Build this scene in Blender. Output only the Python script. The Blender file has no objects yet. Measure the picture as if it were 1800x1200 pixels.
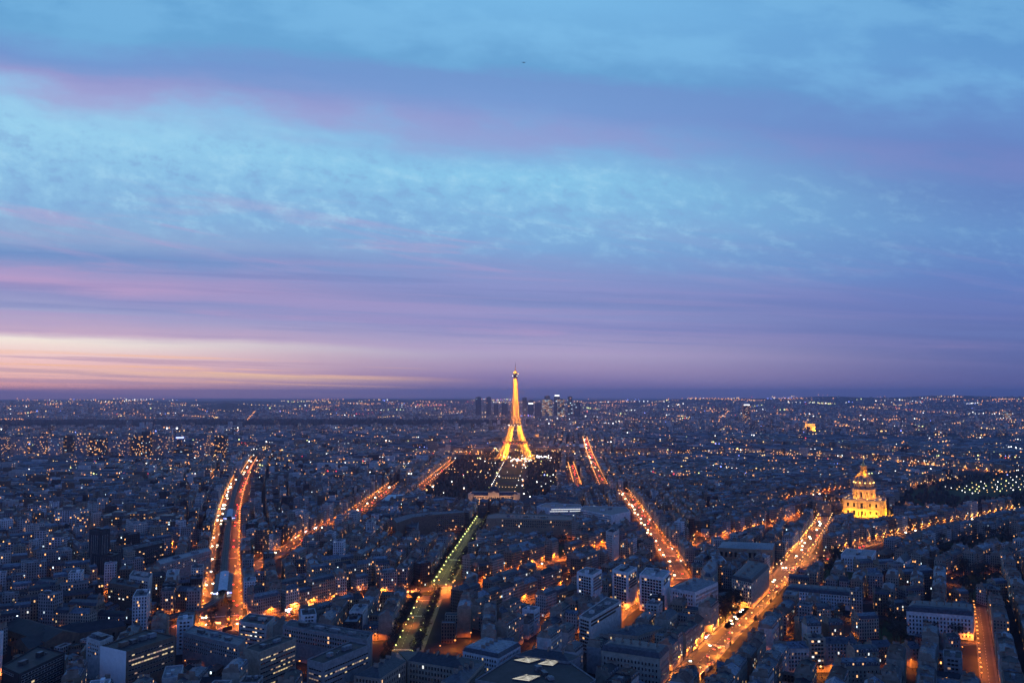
import bpy, math, random
import numpy as np
from mathutils import Vector, Matrix

R = math.radians
PI = math.pi
SC = bpy.context.scene
COL = SC.collection
random.seed(11)
rng = np.random.default_rng(11)

# ---------------------------------------------------------------- camera
H = 226.0                       # observation deck above the street
F = 1440.0                      # focal length in pixels of the 1800 px wide frame
PITCH = math.atan(90.0 / F)
cam_d = bpy.data.cameras.new("camera")
cam_d.sensor_width = 36.0
cam_d.lens = 36.0 * F / 1800.0
cam_d.clip_start = 1.0
cam_d.clip_end = 120000.0
cam = bpy.data.objects.new("camera", cam_d)
cam.location = (0, 0, H)
cam.rotation_euler = (PI / 2 + PITCH, 0, 0)
COL.objects.link(cam)
SC.camera = cam

SC.view_settings.view_transform = 'Standard'
SC.view_settings.look = 'None'
SC.view_settings.exposure = 0.0
SC.view_settings.gamma = 1.0
SC.view_settings.use_curve_mapping = False
cy = SC.cycles
cy.use_denoising = True
cy.max_bounces = 4
cy.diffuse_bounces = 2
cy.glossy_bounces = 2
cy.transmission_bounces = 2
cy.volume_bounces = 0
cy.caustics_reflective = False
cy.caustics_refractive = False
cy.sample_clamp_indirect = 4.0
cy.filter_width = 1.5
cy.use_light_tree = True


def lin(r, g, b):
    f = lambda c: c / 12.92 if c <= 0.04045 else ((c + 0.055) / 1.055) ** 2.4
    return (f(r / 255), f(g / 255), f(b / 255), 1.0)


# ---------------------------------------------------------------- node shorthand
class NT:
    def __init__(s, tree):
        s.t = tree

    def n(s, typ, **kw):
        o = s.t.nodes.new(typ)
        for k, v in kw.items():
            setattr(o, k, v)
        return o

    def put(s, sock, v):
        if v is None:
            return
        if isinstance(v, bpy.types.NodeSocket):
            s.t.links.new(v, sock)
        else:
            sock.default_value = v

    def m(s, op, a, b=None, c=None):
        o = s.n('ShaderNodeMath', operation=op)
        for i, v in enumerate((a, b, c)):
            s.put(o.inputs[i], v)
        return o.outputs[0]

    def smooth(s, x, a, b, lo=0.0, hi=1.0):
        o = s.n('ShaderNodeMapRange', interpolation_type='SMOOTHSTEP')
        s.put(o.inputs[0], x)
        for i, v in enumerate((a, b, lo, hi)):
            s.put(o.inputs[i + 1], v)
        return o.outputs[0]

    def vec(s, x, y, z):
        o = s.n('ShaderNodeCombineXYZ')
        for i, v in enumerate((x, y, z)):
            s.put(o.inputs[i], v)
        return o.outputs[0]

    def noise(s, v, scale=1.0, detail=4.0, rough=0.55, color=False):
        o = s.n('ShaderNodeTexNoise')
        s.put(o.inputs['Vector'], v)
        o.inputs['Scale'].default_value = scale
        o.inputs['Detail'].default_value = detail
        o.inputs['Roughness'].default_value = rough
        return o.outputs['Color' if color else 'Fac']

    def mix(s, f, a, b):
        o = s.n('ShaderNodeMix', data_type='RGBA')
        s.put(o.inputs[0], f)
        s.put(o.inputs[6], a)
        s.put(o.inputs[7], b)
        return o.outputs[2]

    def ramp(s, x, stops):
        o = s.n('ShaderNodeValToRGB')
        s.put(o.inputs[0], x)
        e = o.color_ramp.elements
        while len(e) < len(stops):
            e.new(0.5)
        for el, (p, c) in zip(e, stops):
            el.position = p
            el.color = c
        return o.outputs[0]


# ---------------------------------------------------------------- sky
world = bpy.data.worlds.new("World")
SC.world = world
world.use_nodes = True
wt = world.node_tree
wt.nodes.clear()
W = NT(wt)
gen = W.n('ShaderNodeTexCoord').outputs['Generated']
sep = W.n('ShaderNodeSeparateXYZ')
wt.links.new(gen, sep.inputs[0])
dx, dy, dz = sep.outputs
yy = W.m('MAXIMUM', dy, 0.12)
su = W.m('DIVIDE', dx, yy)
sw = W.m('DIVIDE', dz, yy)
tilt = W.m('MULTIPLY', W.m('ADD', su, 0.6), W.smooth(sw, 0.02, 0.32, 0.030, 0.085))
w0 = W.m('ADD', sw, tilt)
streak = W.noise(W.vec(W.m('MULTIPLY', su, 3.2), W.m('MULTIPLY', w0, 34.0), 1.7), 1.0, 5.0, 0.6)
billow = W.noise(W.vec(W.m('MULTIPLY', su, 5.0), W.m('MULTIPLY', w0, 13.0), 4.2), 1.0, 6.0, 0.6)
fine = W.noise(W.vec(W.m('MULTIPLY', su, 24.0), W.m('MULTIPLY', W.m('ADD', w0, W.m('MULTIPLY', su, 0.1)), 42.0), 9.1), 1.0, 8.0, 0.72)
amp = W.smooth(w0, 0.03, 0.30, 0.006, 0.060)
w1 = W.m('ADD', w0, W.m('MULTIPLY', W.m('SUBTRACT', billow, 0.5), amp))
w1 = W.m('ADD', w1, W.m('MULTIPLY', W.m('SUBTRACT', streak, 0.5), W.smooth(w0, 0.0, 0.1, 0.004, 0.022)))
wn = W.m('DIVIDE', w1, 0.6)


def stops(rows):
    return [(max(0.0, min(1.0, w / 0.6)), lin(*c)) for w, c in rows]


def column(u, rows):
    """Colours seen one above the other along one bearing: (height in the frame, colour)."""
    out = []
    for py, c in rows:
        w = math.tan(math.atan((600 - py) / F) + PITCH)
        t = min(1, max(0, (w - 0.02) / 0.30))
        out.append((w + (u + 0.6) * (0.030 + 0.055 * t * t * (3 - 2 * t)), c))
    return stops(sorted(out))


left = W.ramp(wn, column(-0.6, [
    (702, (180, 116, 152)), (692, (226, 140, 152)), (676, (250, 166, 160)), (660, (255, 190, 176)), (644, (255, 194, 190)), (620, (252, 208, 202)),
    (597, (252, 238, 224)), (583, (204, 170, 200)), (548, (158, 160, 206)), (520, (140, 144, 200)), (496, (186, 154, 202)), (445, (100, 142, 202)),
    (414, (134, 166, 212)), (356, (122, 178, 224)), (290, (126, 188, 230)), (220, (140, 204, 238)), (155, (132, 186, 232)), (126, (130, 150, 210)),
    (92, (98, 142, 208)), (50, (84, 160, 214)), (0, (76, 156, 212))]))
mid = W.ramp(wn, column(0.0, [
    (700, (104, 92, 156)), (684, (118, 104, 164)), (667, (132, 116, 174)), (644, (164, 144, 188)), (615, (176, 162, 202)), (586, (154, 148, 200)),
    (569, (126, 134, 196)), (552, (138, 144, 202)), (523, (116, 134, 196)), (506, (132, 142, 203)), (477, (122, 148, 207)), (437, (110, 162, 217)),
    (374, (116, 180, 227)), (310, (120, 194, 234)), (242, (110, 166, 222)), (190, (102, 148, 212)), (144, (96, 144, 208)), (115, (82, 156, 212)), (0, (98, 178, 230))]))
right = W.ramp(wn, column(0.52, [
    (700, (82, 86, 152)), (673, (86, 90, 156)), (632, (86, 98, 164)), (575, (86, 108, 178)), (546, (88, 110, 184)), (489, (80, 120, 194)),
    (402, (84, 138, 203)), (345, (82, 126, 196)), (259, (86, 124, 196)), (201, (84, 134, 203)), (115, (78, 148, 212)), (0, (64, 142, 206))]))
sky = W.mix(W.smooth(su, -0.62, 0.05), left, mid)
sky = W.mix(W.smooth(su, 0.0, 0.66), sky, right)
# thin sunset streaks low on the west side
lowband = W.m('MULTIPLY', W.smooth(w1, 0.006, 0.014), W.smooth(w1, 0.060, 0.040))
ls = W.noise(W.vec(W.m('MULTIPLY', su, 2.4), W.m('MULTIPLY', w0, 150.0), 3.3), 1.0, 5.0, 0.6)
lm = W.m('MULTIPLY', W.m('MULTIPLY', W.smooth(ls, 0.53, 0.62), lowband), W.smooth(su, 0.02, -0.45))
sky = W.mix(W.m('MULTIPLY', lm, 0.95), sky, lin(255, 190, 148))
l2 = W.m('MULTIPLY', W.m('MULTIPLY', W.smooth(ls, 0.46, 0.38), lowband), W.smooth(su, 0.1, -0.5))
sky = W.mix(W.m('MULTIPLY', l2, 0.55), sky, lin(178, 140, 178))
# one bright gilded line
line = W.m('ABSOLUTE', W.m('SUBTRACT', w1, W.m('ADD', 0.0235, W.m('MULTIPLY', ls, 0.009))))
lk = W.m('MULTIPLY', W.smooth(line, 0.0050, 0.0004), W.smooth(su, -0.02, -0.34))
sky = W.mix(W.m('MULTIPLY', lk, W.smooth(ls, 0.36, 0.58, 0.15, 0.8)), sky, lin(255, 202, 150))
# pink undersides
pk = W.m('MULTIPLY', W.smooth(streak, 0.55, 0.70), W.m('MULTIPLY', W.smooth(w1, 0.06, 0.11), W.smooth(w1, 0.30, 0.18)))
pk = W.m('MULTIPLY', pk, W.smooth(su, 0.6, -0.3, 0.15, 0.6))
sky = W.mix(W.m('MULTIPLY', pk, 0.6), sky, lin(204, 156, 200))
thin = W.noise(W.vec(W.m('MULTIPLY', su, 3.0), W.m('MULTIPLY', W.m('ADD', w0, W.m('MULTIPLY', su, 0.16)), 48.0), 6.6), 1.0, 4.0, 0.55)
tk = W.m('MULTIPLY', W.smooth(thin, 0.52, 0.68), W.m('MULTIPLY', W.smooth(w1, 0.13, 0.18), W.smooth(w1, 0.29, 0.22)))
sky = W.mix(W.m('MULTIPLY', tk, W.smooth(su, 0.3, -0.3, 0.08, 0.34)), sky, lin(190, 156, 208))
thin2 = W.noise(W.vec(W.m('MULTIPLY', su, 1.3), W.m('MULTIPLY', w0, 62.0), 2.6), 1.0, 5.0, 0.6)
tk = W.m('MULTIPLY', W.m('MULTIPLY', W.smooth(thin2, 0.50, 0.64), W.smooth(w1, 0.05, 0.09)), W.smooth(w1, 0.21, 0.15))
sky = W.mix(W.m('MULTIPLY', tk, W.smooth(su, 0.6, -0.3, 0.08, 0.34)), sky, lin(178, 150, 202))
tk = W.m('MULTIPLY', W.m('MULTIPLY', W.smooth(thin2, 0.48, 0.36), W.smooth(w1, 0.05, 0.09)), W.smooth(w1, 0.21, 0.15))
sky = W.mix(W.m('MULTIPLY', tk, 0.35), sky, lin(98, 120, 188))
pk2 = W.m('MULTIPLY', W.smooth(billow, 0.30, 0.62), W.m('MULTIPLY', W.smooth(w1, 0.335, 0.375), W.smooth(w1, 0.415, 0.385)))
sky = W.mix(W.m('MULTIPLY', pk2, W.smooth(su, 0.7, -0.6, 0.14, 0.52)), sky, lin(166, 138, 202))
# mottled cirrus
mt = W.m('MULTIPLY', W.smooth(w1, 0.17, 0.25), W.smooth(w1, 0.37, 0.31))
mt = W.m('MULTIPLY', mt, W.smooth(su, 0.6, 0.0, 0.25, 1.0))
sky = W.mix(W.m('MULTIPLY', W.m('MULTIPLY', W.smooth(fine, 0.48, 0.68), mt), 0.5), sky, lin(158, 214, 242))
sky = W.mix(W.m('MULTIPLY', W.m('MULTIPLY', W.smooth(fine, 0.50, 0.34), mt), 0.5), sky, lin(110, 156, 214))
tp = W.smooth(w1, 0.40, 0.50)
sky = W.mix(W.m('MULTIPLY', W.m('MULTIPLY', W.smooth(billow, 0.46, 0.66), tp), 0.4), sky, lin(112, 188, 236))
hs = W.n('ShaderNodeHueSaturation')
hs.inputs['Saturation'].default_value = 0.90
wt.links.new(sky, hs.inputs['Color'])
sky = hs.outputs[0]
# darker blue overhead; unseen low sky behind the camera brightened to light the facades
up = W.smooth(dz, 0.50, 0.80)
sky = W.mix(up, sky, lin(43, 88, 168))
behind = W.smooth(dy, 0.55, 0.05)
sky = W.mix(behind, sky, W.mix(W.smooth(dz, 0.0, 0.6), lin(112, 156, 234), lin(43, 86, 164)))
below = W.smooth(dz, -0.004, -0.03)
sky = W.mix(below, sky, lin(40, 46, 84))
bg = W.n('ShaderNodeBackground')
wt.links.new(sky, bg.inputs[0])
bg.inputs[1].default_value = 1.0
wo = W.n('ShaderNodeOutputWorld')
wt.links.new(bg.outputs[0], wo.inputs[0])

# after-sunset glow: one very weak, very soft low sun from the west
sun_d = bpy.data.lights.new("sun", 'SUN')
sun_d.energy = 0.05
sun_d.angle = R(25)
sun_d.color = (1.0, 0.62, 0.55)
sun = bpy.data.objects.new("sun", sun_d)
sun.rotation_euler = (R(82), 0, R(40))
COL.objects.link(sun)


# ---------------------------------------------------------------- picture geometry -> ground
def PZ(px, py, z=0.0):
    """Point on the plane at height z that stands at this place of the photograph."""
    a, b = (px - 900) / F, (600 - py) / F
    y = math.cos(PITCH) - math.sin(PITCH) * b
    zz = math.sin(PITCH) + math.cos(PITCH) * b
    k = (z - H) / zz
    return (a * k, y * k)


def ordinal(n):
    ones = "zeroth first second third fourth fifth sixth seventh eighth ninth tenth eleventh twelfth thirteenth fourteenth fifteenth sixteenth seventeenth eighteenth nineteenth".split()
    if n < 20:
        return ones[n]
    tens = "x x twenty thirty forty fifty sixty seventy eighty ninety".split()
    if n >= 100:
        return "hundred-and-" + ordinal(n - 100) if n > 100 else "hundredth"
    t, o = divmod(n, 10)
    return tens[t] + "-" + ones[o] if o else tens[t].replace("ty", "tieth")


# ---------------------------------------------------------------- materials
MATS = {}


def new_mat(name, base=None, rough=0.6, metal=0.0, spec=0.3):
    m = bpy.data.materials.new(name)
    m.use_nodes = True
    n = NT(m.node_tree)
    b = m.node_tree.nodes['Principled BSDF']
    b.inputs['Roughness'].default_value = rough
    b.inputs['Metallic'].default_value = metal
    b.inputs['Specular IOR Level'].default_value = spec
    if base:
        b.inputs['Base Color'].default_value = (*base, 1)
    MATS[name] = m
    return m, n, b


def noisy(name, c, var=0.25, scale=0.15, rough=0.6, metal=0.0, spec=0.3, per_object=0.0):
    m, n, b = new_mat(name, None, rough, metal, spec)
    g = n.n('ShaderNodeNewGeometry')
    nz = n.noise(g.outputs['Position'], scale, 6.0, 0.65)
    f = n.smooth(nz, 0.25, 0.75, 1 - var, 1 + var)
    if per_object:
        oi = n.n('ShaderNodeObjectInfo')
        f = n.m('MULTIPLY', f, n.smooth(oi.outputs['Random'], 0, 1, 1 - per_object, 1 + per_object))
    v = n.n('ShaderNodeVectorMath', operation='SCALE')
    v.inputs[0].default_value = c
    m.node_tree.links.new(f, v.inputs['Scale'])
    m.node_tree.links.new(v.outputs[0], b.inputs['Base Color'])
    return m


def emit(name, c, s, base=(0.5, 0.5, 0.5)):
    m, n, b = new_mat(name, base, 0.4)
    b.inputs['Emission Color'].default_value = (*c, 1)
    b.inputs['Emission Strength'].default_value = s
    m.cycles.emission_sampling = 'NONE'
    return m


def facade(name, c, pitch=2.5, storey=3.05, lit=0.035, glow=2.2, ww=0.22, wh=0.30, glass=(0.012, 0.014, 0.018), cool=0.0):
    """Wall with a window grid laid out in metres along the wall; a few of the rooms behind are lit."""
    m, n, b = new_mat(name, None, 0.8, 0.0, 0.2)
    uv = n.n('ShaderNodeUVMap').outputs[0]
    s = n.n('ShaderNodeSeparateXYZ')
    m.node_tree.links.new(uv, s.inputs[0])
    u = n.m('DIVIDE', s.outputs[0], pitch)
    v = n.m('DIVIDE', s.outputs[1], storey)
    fu = n.m('ABSOLUTE', n.m('SUBTRACT', n.m('FRACT', u), 0.5))
    fv = n.m('ABSOLUTE', n.m('SUBTRACT', n.m('FRACT', v), 0.48))
    mask = n.m('MULTIPLY', n.m('LESS_THAN', fu, ww), n.m('LESS_THAN', fv, wh))
    mask = n.m('MULTIPLY', mask, n.m('GREATER_THAN', s.outputs[1], 0.05))
    cell = n.vec(n.m('FLOOR', u), n.m('FLOOR', v), 0.5)
    wn_ = n.n('ShaderNodeTexWhiteNoise', noise_dimensions='3D')
    m.node_tree.links.new(cell, wn_.inputs['Vector'])
    rnd = wn_.outputs['Value']
    sc = n.n('ShaderNodeSeparateColor')
    m.node_tree.links.new(wn_.outputs['Color'], sc.inputs[0])
    g = n.n('ShaderNodeNewGeometry')
    nz = n.noise(g.outputs['Position'], 0.12, 6.0, 0.7)
    wallc = n.mix(n.smooth(nz, 0.3, 0.7), (*[x * 0.72 for x in c], 1), (*[x * 1.2 for x in c], 1))
    m.node_tree.links.new(n.mix(mask, wallc, (*glass, 1)), b.inputs['Base Color'])
    m.node_tree.links.new(n.smooth(mask, 0, 1, 0.85, 0.25), b.inputs['Roughness'])
    on = n.m('MULTIPLY', mask, n.m('LESS_THAN', rnd, lit))
    warm = n.mix(sc.outputs[0], (1.0, 0.42, 0.12, 1), (1.0, 0.72, 0.36, 1))
    warm = n.mix(n.m('LESS_THAN', sc.outputs[2], 0.12 + cool), warm, (0.75, 0.92, 1.0, 1))
    m.node_tree.links.new(warm, b.inputs['Emission Color'])
    m.node_tree.links.new(n.m('MULTIPLY', on, n.m('MULTIPLY', glow, n.m('ADD', 0.35, n.m('MULTIPLY', sc.outputs[1], 1.3)))), b.inputs['Emission Strength'])
    m.cycles.emission_sampling = 'NONE'
    return m


WALLC = {'cream': (0.34, 0.30, 0.24), 'beige': (0.27, 0.23, 0.18), 'grey': (0.22, 0.22, 0.22), 'pale': (0.44, 0.42, 0.39),
         'ochre': (0.25, 0.19, 0.13), 'brown': (0.14, 0.10, 0.075), 'white': (0.60, 0.59, 0.57), 'dark': (0.035, 0.037, 0.042)}
TONES = list(WALLC)
for k, c in WALLC.items():
    c = tuple(min(0.7, x * 1.22) for x in c)
    facade('facade_' + k, c)
    noisy('plain_' + k, c, 0.28, 0.35, 0.85, 0, 0.2)
noisy('zinc', (0.10, 0.115, 0.135), 0.65, 0.45, 0.6, 0.0, 0.3, 0.35)
noisy('slate', (0.045, 0.052, 0.066), 0.6, 0.5, 0.55, 0.0, 0.4, 0.35)
noisy('gravel', (0.12, 0.12, 0.12), 0.65, 0.4, 0.9, 0.0, 0.2, 0.4)
noisy('pale_zinc', (0.17, 0.19, 0.21), 0.55, 0.45, 0.6, 0.0, 0.3, 0.3)
noisy('tile', (0.12, 0.07, 0.055), 0.4, 0.3, 0.8, 0.0, 0.2, 0.3)
noisy('chimney', (0.30, 0.24, 0.19), 0.3, 0.3, 0.9)
noisy('pots', (0.25, 0.10, 0.06), 0.2, 0.5, 0.9)
noisy('ground', (0.030, 0.032, 0.036), 0.4, 0.02, 0.95, 0, 0.1)
noisy('asphalt', (0.060, 0.058, 0.056), 0.35, 0.06, 0.8, 0, 0.3)
noisy('pavement', (0.13, 0.125, 0.118), 0.3, 0.1, 0.9)
noisy('paint', (0.8, 0.8, 0.78), 0.08, 0.4, 0.7)
noisy('grass', (0.035, 0.055, 0.022), 0.35, 0.03, 0.95, 0, 0.1)
noisy('bark', (0.05, 0.04, 0.032), 0.3, 1.0, 0.9)
noisy('twigs', (0.055, 0.054, 0.045), 0.4, 0.2, 0.95, 0, 0.1, 0.3)
noisy('far_land', (0.045, 0.05, 0.05), 0.5, 0.004, 0.95, 0, 0.1)
noisy('wood', (0.028, 0.034, 0.026), 0.4, 0.01, 0.95, 0, 0.1)
noisy('iron', (0.40, 0.30, 0.20), 0.15, 0.1, 0.7)
noisy('stone', (0.46, 0.40, 0.31), 0.22, 0.15, 0.85)
noisy('lead', (0.17, 0.17, 0.18), 0.3, 0.2, 0.5, 0.0, 0.4)
new_mat('gilt', (0.75, 0.50, 0.16), 0.4, 0.35)
noisy('steel', (0.13, 0.135, 0.145), 0.2, 0.3, 0.5, 0.3)
noisy('roof_dark', (0.030, 0.033, 0.040), 0.4, 0.15, 0.7)
noisy('viaduct_iron', (0.10, 0.10, 0.105), 0.25, 0.2, 0.6)
noisy('masonry', (0.22, 0.19, 0.16), 0.3, 0.2, 0.85)
new_mat('glass_dark', (0.012, 0.015, 0.02), 0.15, 0.0, 0.6)
new_mat('glass_roof', (0.45, 0.5, 0.55), 0.3, 0.0, 0.5)
new_mat('post', (0.05, 0.055, 0.055), 0.5, 0.4)
new_mat('rubber', (0.02, 0.02, 0.02), 0.9)
for nm, c in (('black', (0.02, 0.02, 0.022)), ('silver', (0.42, 0.43, 0.44)), ('white', (0.7, 0.7, 0.7)), ('blue', (0.04, 0.07, 0.2)), ('red', (0.35, 0.03, 0.03)), ('grey', (0.16, 0.16, 0.17))):
    new_mat('paint_' + nm, c, 0.3, 0.1, 0.5)
emit('room_warm', (1.0, 0.50, 0.16), 1.5)
emit('room_yellow', (1.0, 0.72, 0.28), 0.75)
emit('room_faint', (1.0, 0.66, 0.28), 0.2)
emit('room_white', (0.95, 0.95, 0.85), 1.3)
emit('room_dim', (1.0, 0.55, 0.2), 0.35)
emit('lamp_orange', (1.0, 0.36, 0.06), 2.4)
emit('lamp_yellow', (1.0, 0.58, 0.18), 2.6)
emit('lamp_green', (0.90, 0.95, 0.30), 3.4)
emit('lamp_white', (1.0, 0.95, 0.85), 4.0)
emit('head_light', (1.0, 0.88, 0.62), 9.0)
emit('tail_light', (1.0, 0.03, 0.02), 3.2)
emit('sign_blue', (0.25, 0.3, 1.0), 4.0)
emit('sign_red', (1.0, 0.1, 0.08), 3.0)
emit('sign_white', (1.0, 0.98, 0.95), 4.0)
emit('flood_gold', (1.0, 0.62, 0.14), 5.0)
emit('sparkle', (1.0, 0.92, 0.95), 6.0)
emit('skylight', (1.0, 0.86, 0.45), 0.55)


# ---------------------------------------------------------------- mesh helpers
class MB:
    def __init__(s):
        s.v, s.f, s.m, s.uv, s.slots = [], [], [], [], []

    def slot(s, name):
        if name not in s.slots:
            s.slots.append(name)
        return s.slots.index(name)

    def face(s, pts, mat, uv=None):
        i = len(s.v)
        s.v.extend(pts)
        s.f.append(tuple(range(i, i + len(pts))))
        s.m.append(s.slot(mat))
        s.uv.extend(uv if uv else [(0.0, -1.0)] * len(pts))

    def prism(s, poly, z0, z1, mat, top=None, bottom=False, u0=0.0, ubase=None):
        """Walls round a counter-clockwise polygon with uv in metres, plus a top."""
        n = len(poly)
        u = u0
        for i in range(n):
            a, b = poly[i], poly[(i + 1) % n]
            L = math.hypot(b[0] - a[0], b[1] - a[1])
            s.face([(a[0], a[1], z0), (b[0], b[1], z0), (b[0], b[1], z1), (a[0], a[1], z1)], mat,
                   [(u, 0.0), (u + L, 0.0), (u + L, z1 - z0), (u, z1 - z0)])
            u += L
        if top:
            s.face([(p[0], p[1], z1) for p in poly], top)
        if bottom:
            s.face([(p[0], p[1], z0) for p in reversed(poly)], mat)

    def box(s, c, d, mat, rot=0.0, top=None):
        cx, cy_, cz = c
        w, l, h = d[0] / 2, d[1] / 2, d[2]
        co, si = math.cos(rot), math.sin(rot)
        poly = [(cx + x * co - y * si, cy_ + x * si + y * co) for x, y in ((-w, -l), (w, -l), (w, l), (-w, l))]
        s.prism(poly, cz, cz + h, mat, top or mat, True)

    def bar(s, a, b, t, mat, t2=None):
        a, b = Vector(a), Vector(b)
        d = b - a
        if d.length < 1e-6:
            return
        d.normalize()
        up = Vector((0, 0, 1)) if abs(d.z) < 0.95 else Vector((1, 0, 0))
        x = d.cross(up).normalized()
        y = x.cross(d)
        q = t if t2 is None else t2
        A = [tuple(a + x * (sx * t / 2) + y * (sy * t / 2)) for sx, sy in ((-1, -1), (1, -1), (1, 1), (-1, 1))]
        B = [tuple(b + x * (sx * q / 2) + y * (sy * q / 2)) for sx, sy in ((-1, -1), (1, -1), (1, 1), (-1, 1))]
        for i in range(4):
            j = (i + 1) % 4
            s.face([A[i], A[j], B[j], B[i]], mat)
        s.face(A[::-1], mat)
        s.face(B, mat)

    def lathe(s, prof, mat, n=24, c=(0, 0, 0), mats=None, squash=None):
        for k in range(len(prof) - 1):
            (r0, z0), (r1, z1) = prof[k], prof[k + 1]
            mm = mats[k] if mats else mat
            for i in range(n):
                a0, a1 = 2 * PI * i / n, 2 * PI * (i + 1) / n
                P = lambda r, a, z: (c[0] + r * math.cos(a), c[1] + r * math.sin(a), c[2] + z)
                if r1 < 1e-4:
                    s.face([P(r0, a0, z0), P(r0, a1, z0), P(0, 0, z1)], mm)
                elif r0 < 1e-4:
                    s.face([P(0, 0, z0), P(r1, a1, z1), P(r1, a0, z1)], mm)
                else:
                    s.face([P(r0, a0, z0), P(r0, a1, z0), P(r1, a1, z1), P(r1, a0, z1)], mm)

    def octa(s, c, r, mat):
        x, y, z = c
        t, b = (x, y, z + r), (x, y, z - r)
        q = [(x + r, y, z), (x, y + r, z), (x - r, y, z), (x, y - r, z)]
        for i in range(4):
            j = (i + 1) % 4
            s.face([q[i], q[j], t], mat)
            s.face([q[j], q[i], b], mat)

    def mesh(s, name):
        me = bpy.data.meshes.new(name)
        nv, nf = len(s.v), len(s.f)
        if nv:
            me.vertices.add(nv)
            me.vertices.foreach_set('co', np.asarray(s.v, dtype=np.float32).ravel())
            sizes = np.fromiter((len(f) for f in s.f), dtype=np.int32, count=nf)
            me.loops.add(nv)
            me.loops.foreach_set('vertex_index', np.arange(nv, dtype=np.int32))
            me.polygons.add(nf)
            st = np.zeros(nf, dtype=np.int32)
            st[1:] = np.cumsum(sizes)[:-1]
            me.polygons.foreach_set('loop_start', st)
            me.polygons.foreach_set('material_index', np.asarray(s.m, dtype=np.int32))
            ul = me.uv_layers.new(name='UVMap')
            ul.data.foreach_set('uv', np.asarray(s.uv, dtype=np.float32).ravel())
        for k in s.slots:
            me.materials.append(MATS[k])
        me.update(calc_edges=True)
        return me

    def obj(s, name, parent=None, loc=None, rz=0.0):
        return link(name, s.mesh(name), parent, loc, rz)


def link(name, data, parent=None, loc=None, rz=0.0):
    o = bpy.data.objects.new(name, data)
    COL.objects.link(o)
    if parent is not None:
        o.parent = parent
    if loc is not None:
        o.location = loc
    if rz:
        o.rotation_euler = (0, 0, rz)
    return o


def tag(o, label, cat, group=None):
    o['label'] = label
    o['category'] = cat
    if group:
        o['group'] = group
    return o


def thing(name, label, cat, loc=(0, 0, 0), rz=0.0, group=None):
    return tag(link(name, None, None, loc, rz), label, cat, group)


def kind(o, k):
    o['kind'] = k
    return o


def ccw(poly):
    a = sum(poly[i][0] * poly[(i + 1) % len(poly)][1] - poly[(i + 1) % len(poly)][0] * poly[i][1] for i in range(len(poly)))
    return poly if a > 0 else poly[::-1]


def inset(poly, d):
    """Move every edge of a counter-clockwise polygon inward by d."""
    n = len(poly)
    out = []
    for i in range(n):
        p0, p1, p2 = Vector(poly[i - 1]), Vector(poly[i]), Vector(poly[(i + 1) % n])
        e0, e1 = (p1 - p0).normalized(), (p2 - p1).normalized()
        n0, n1 = Vector((-e0.y, e0.x)), Vector((-e1.y, e1.x))
        k = 1 + n0.dot(n1)
        q = p1 + (n0 + n1) * (d / max(k, 0.25))
        out.append((q.x, q.y))
    return out


# ================================================================ GROUND, STREETS
def far_height(x, y):
    """Gentle relief of the suburbs beyond the river and the woods."""
    d = np.hypot(x, y)
    px = 900 + F * x / np.maximum(y, 1)
    rise = np.clip((d - 7500) / 7000, 0, 1)
    rise = rise * rise * (3 - 2 * rise)
    top = 88 + 66 * np.clip((px - 1150) / 400, 0, 1) + 16 * np.sin(px * 0.011) + 10 * np.sin(px * 0.031 + 1)
    z = rise * top * np.clip((23000 - d) / 7000, 0, 1)
    d0, p0 = 10300.0, 418.0
    z = z + 62 * np.exp(-((px - p0) / 40) ** 2 - ((d - d0) / 900) ** 2) + 22 * np.exp(-((px - 440) / 95) ** 2 - ((d - d0) / 1100) ** 2)
    z = z + 36 * np.exp(-((px - 1440) / 90) ** 2 - ((d - 13000) / 1500) ** 2) + 40 * np.exp(-((px - 1640) / 120) ** 2 - ((d - 13600) / 1500) ** 2)
    return z


ng = 130
rr = np.concatenate([np.linspace(0, 7400, 6), np.linspace(7500, 16000, 60), np.array([17000, 18500, 20500, 23500, 28000, 34000])])
aa = np.linspace(-1.45, 1.45, ng)
gm = MB()
pts = [[(r * math.sin(a), r * math.cos(a) - 300.0) for a in aa] for r in rr]
zz = [[float(far_height(np.array(p[0]), np.array(p[1] + 300.0))) if r > 7400 and abs(a) < 1.1 else 0.0 for p, a in zip(row, aa)] for row, r in zip(pts, rr)]
for i in range(len(rr) - 1):
    for j in range(ng - 1):
        q = [(i, j), (i, j + 1), (i + 1, j + 1), (i + 1, j)]
        P = [(pts[a][b][0], pts[a][b][1], zz[a][b]) for a, b in q][::-1]
        gm.face(P if rr[i] > 0 else P[:3], 'ground' if rr[i] < 4000 else 'far_land')
kind(gm.obj('ground'), 'structure')

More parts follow.
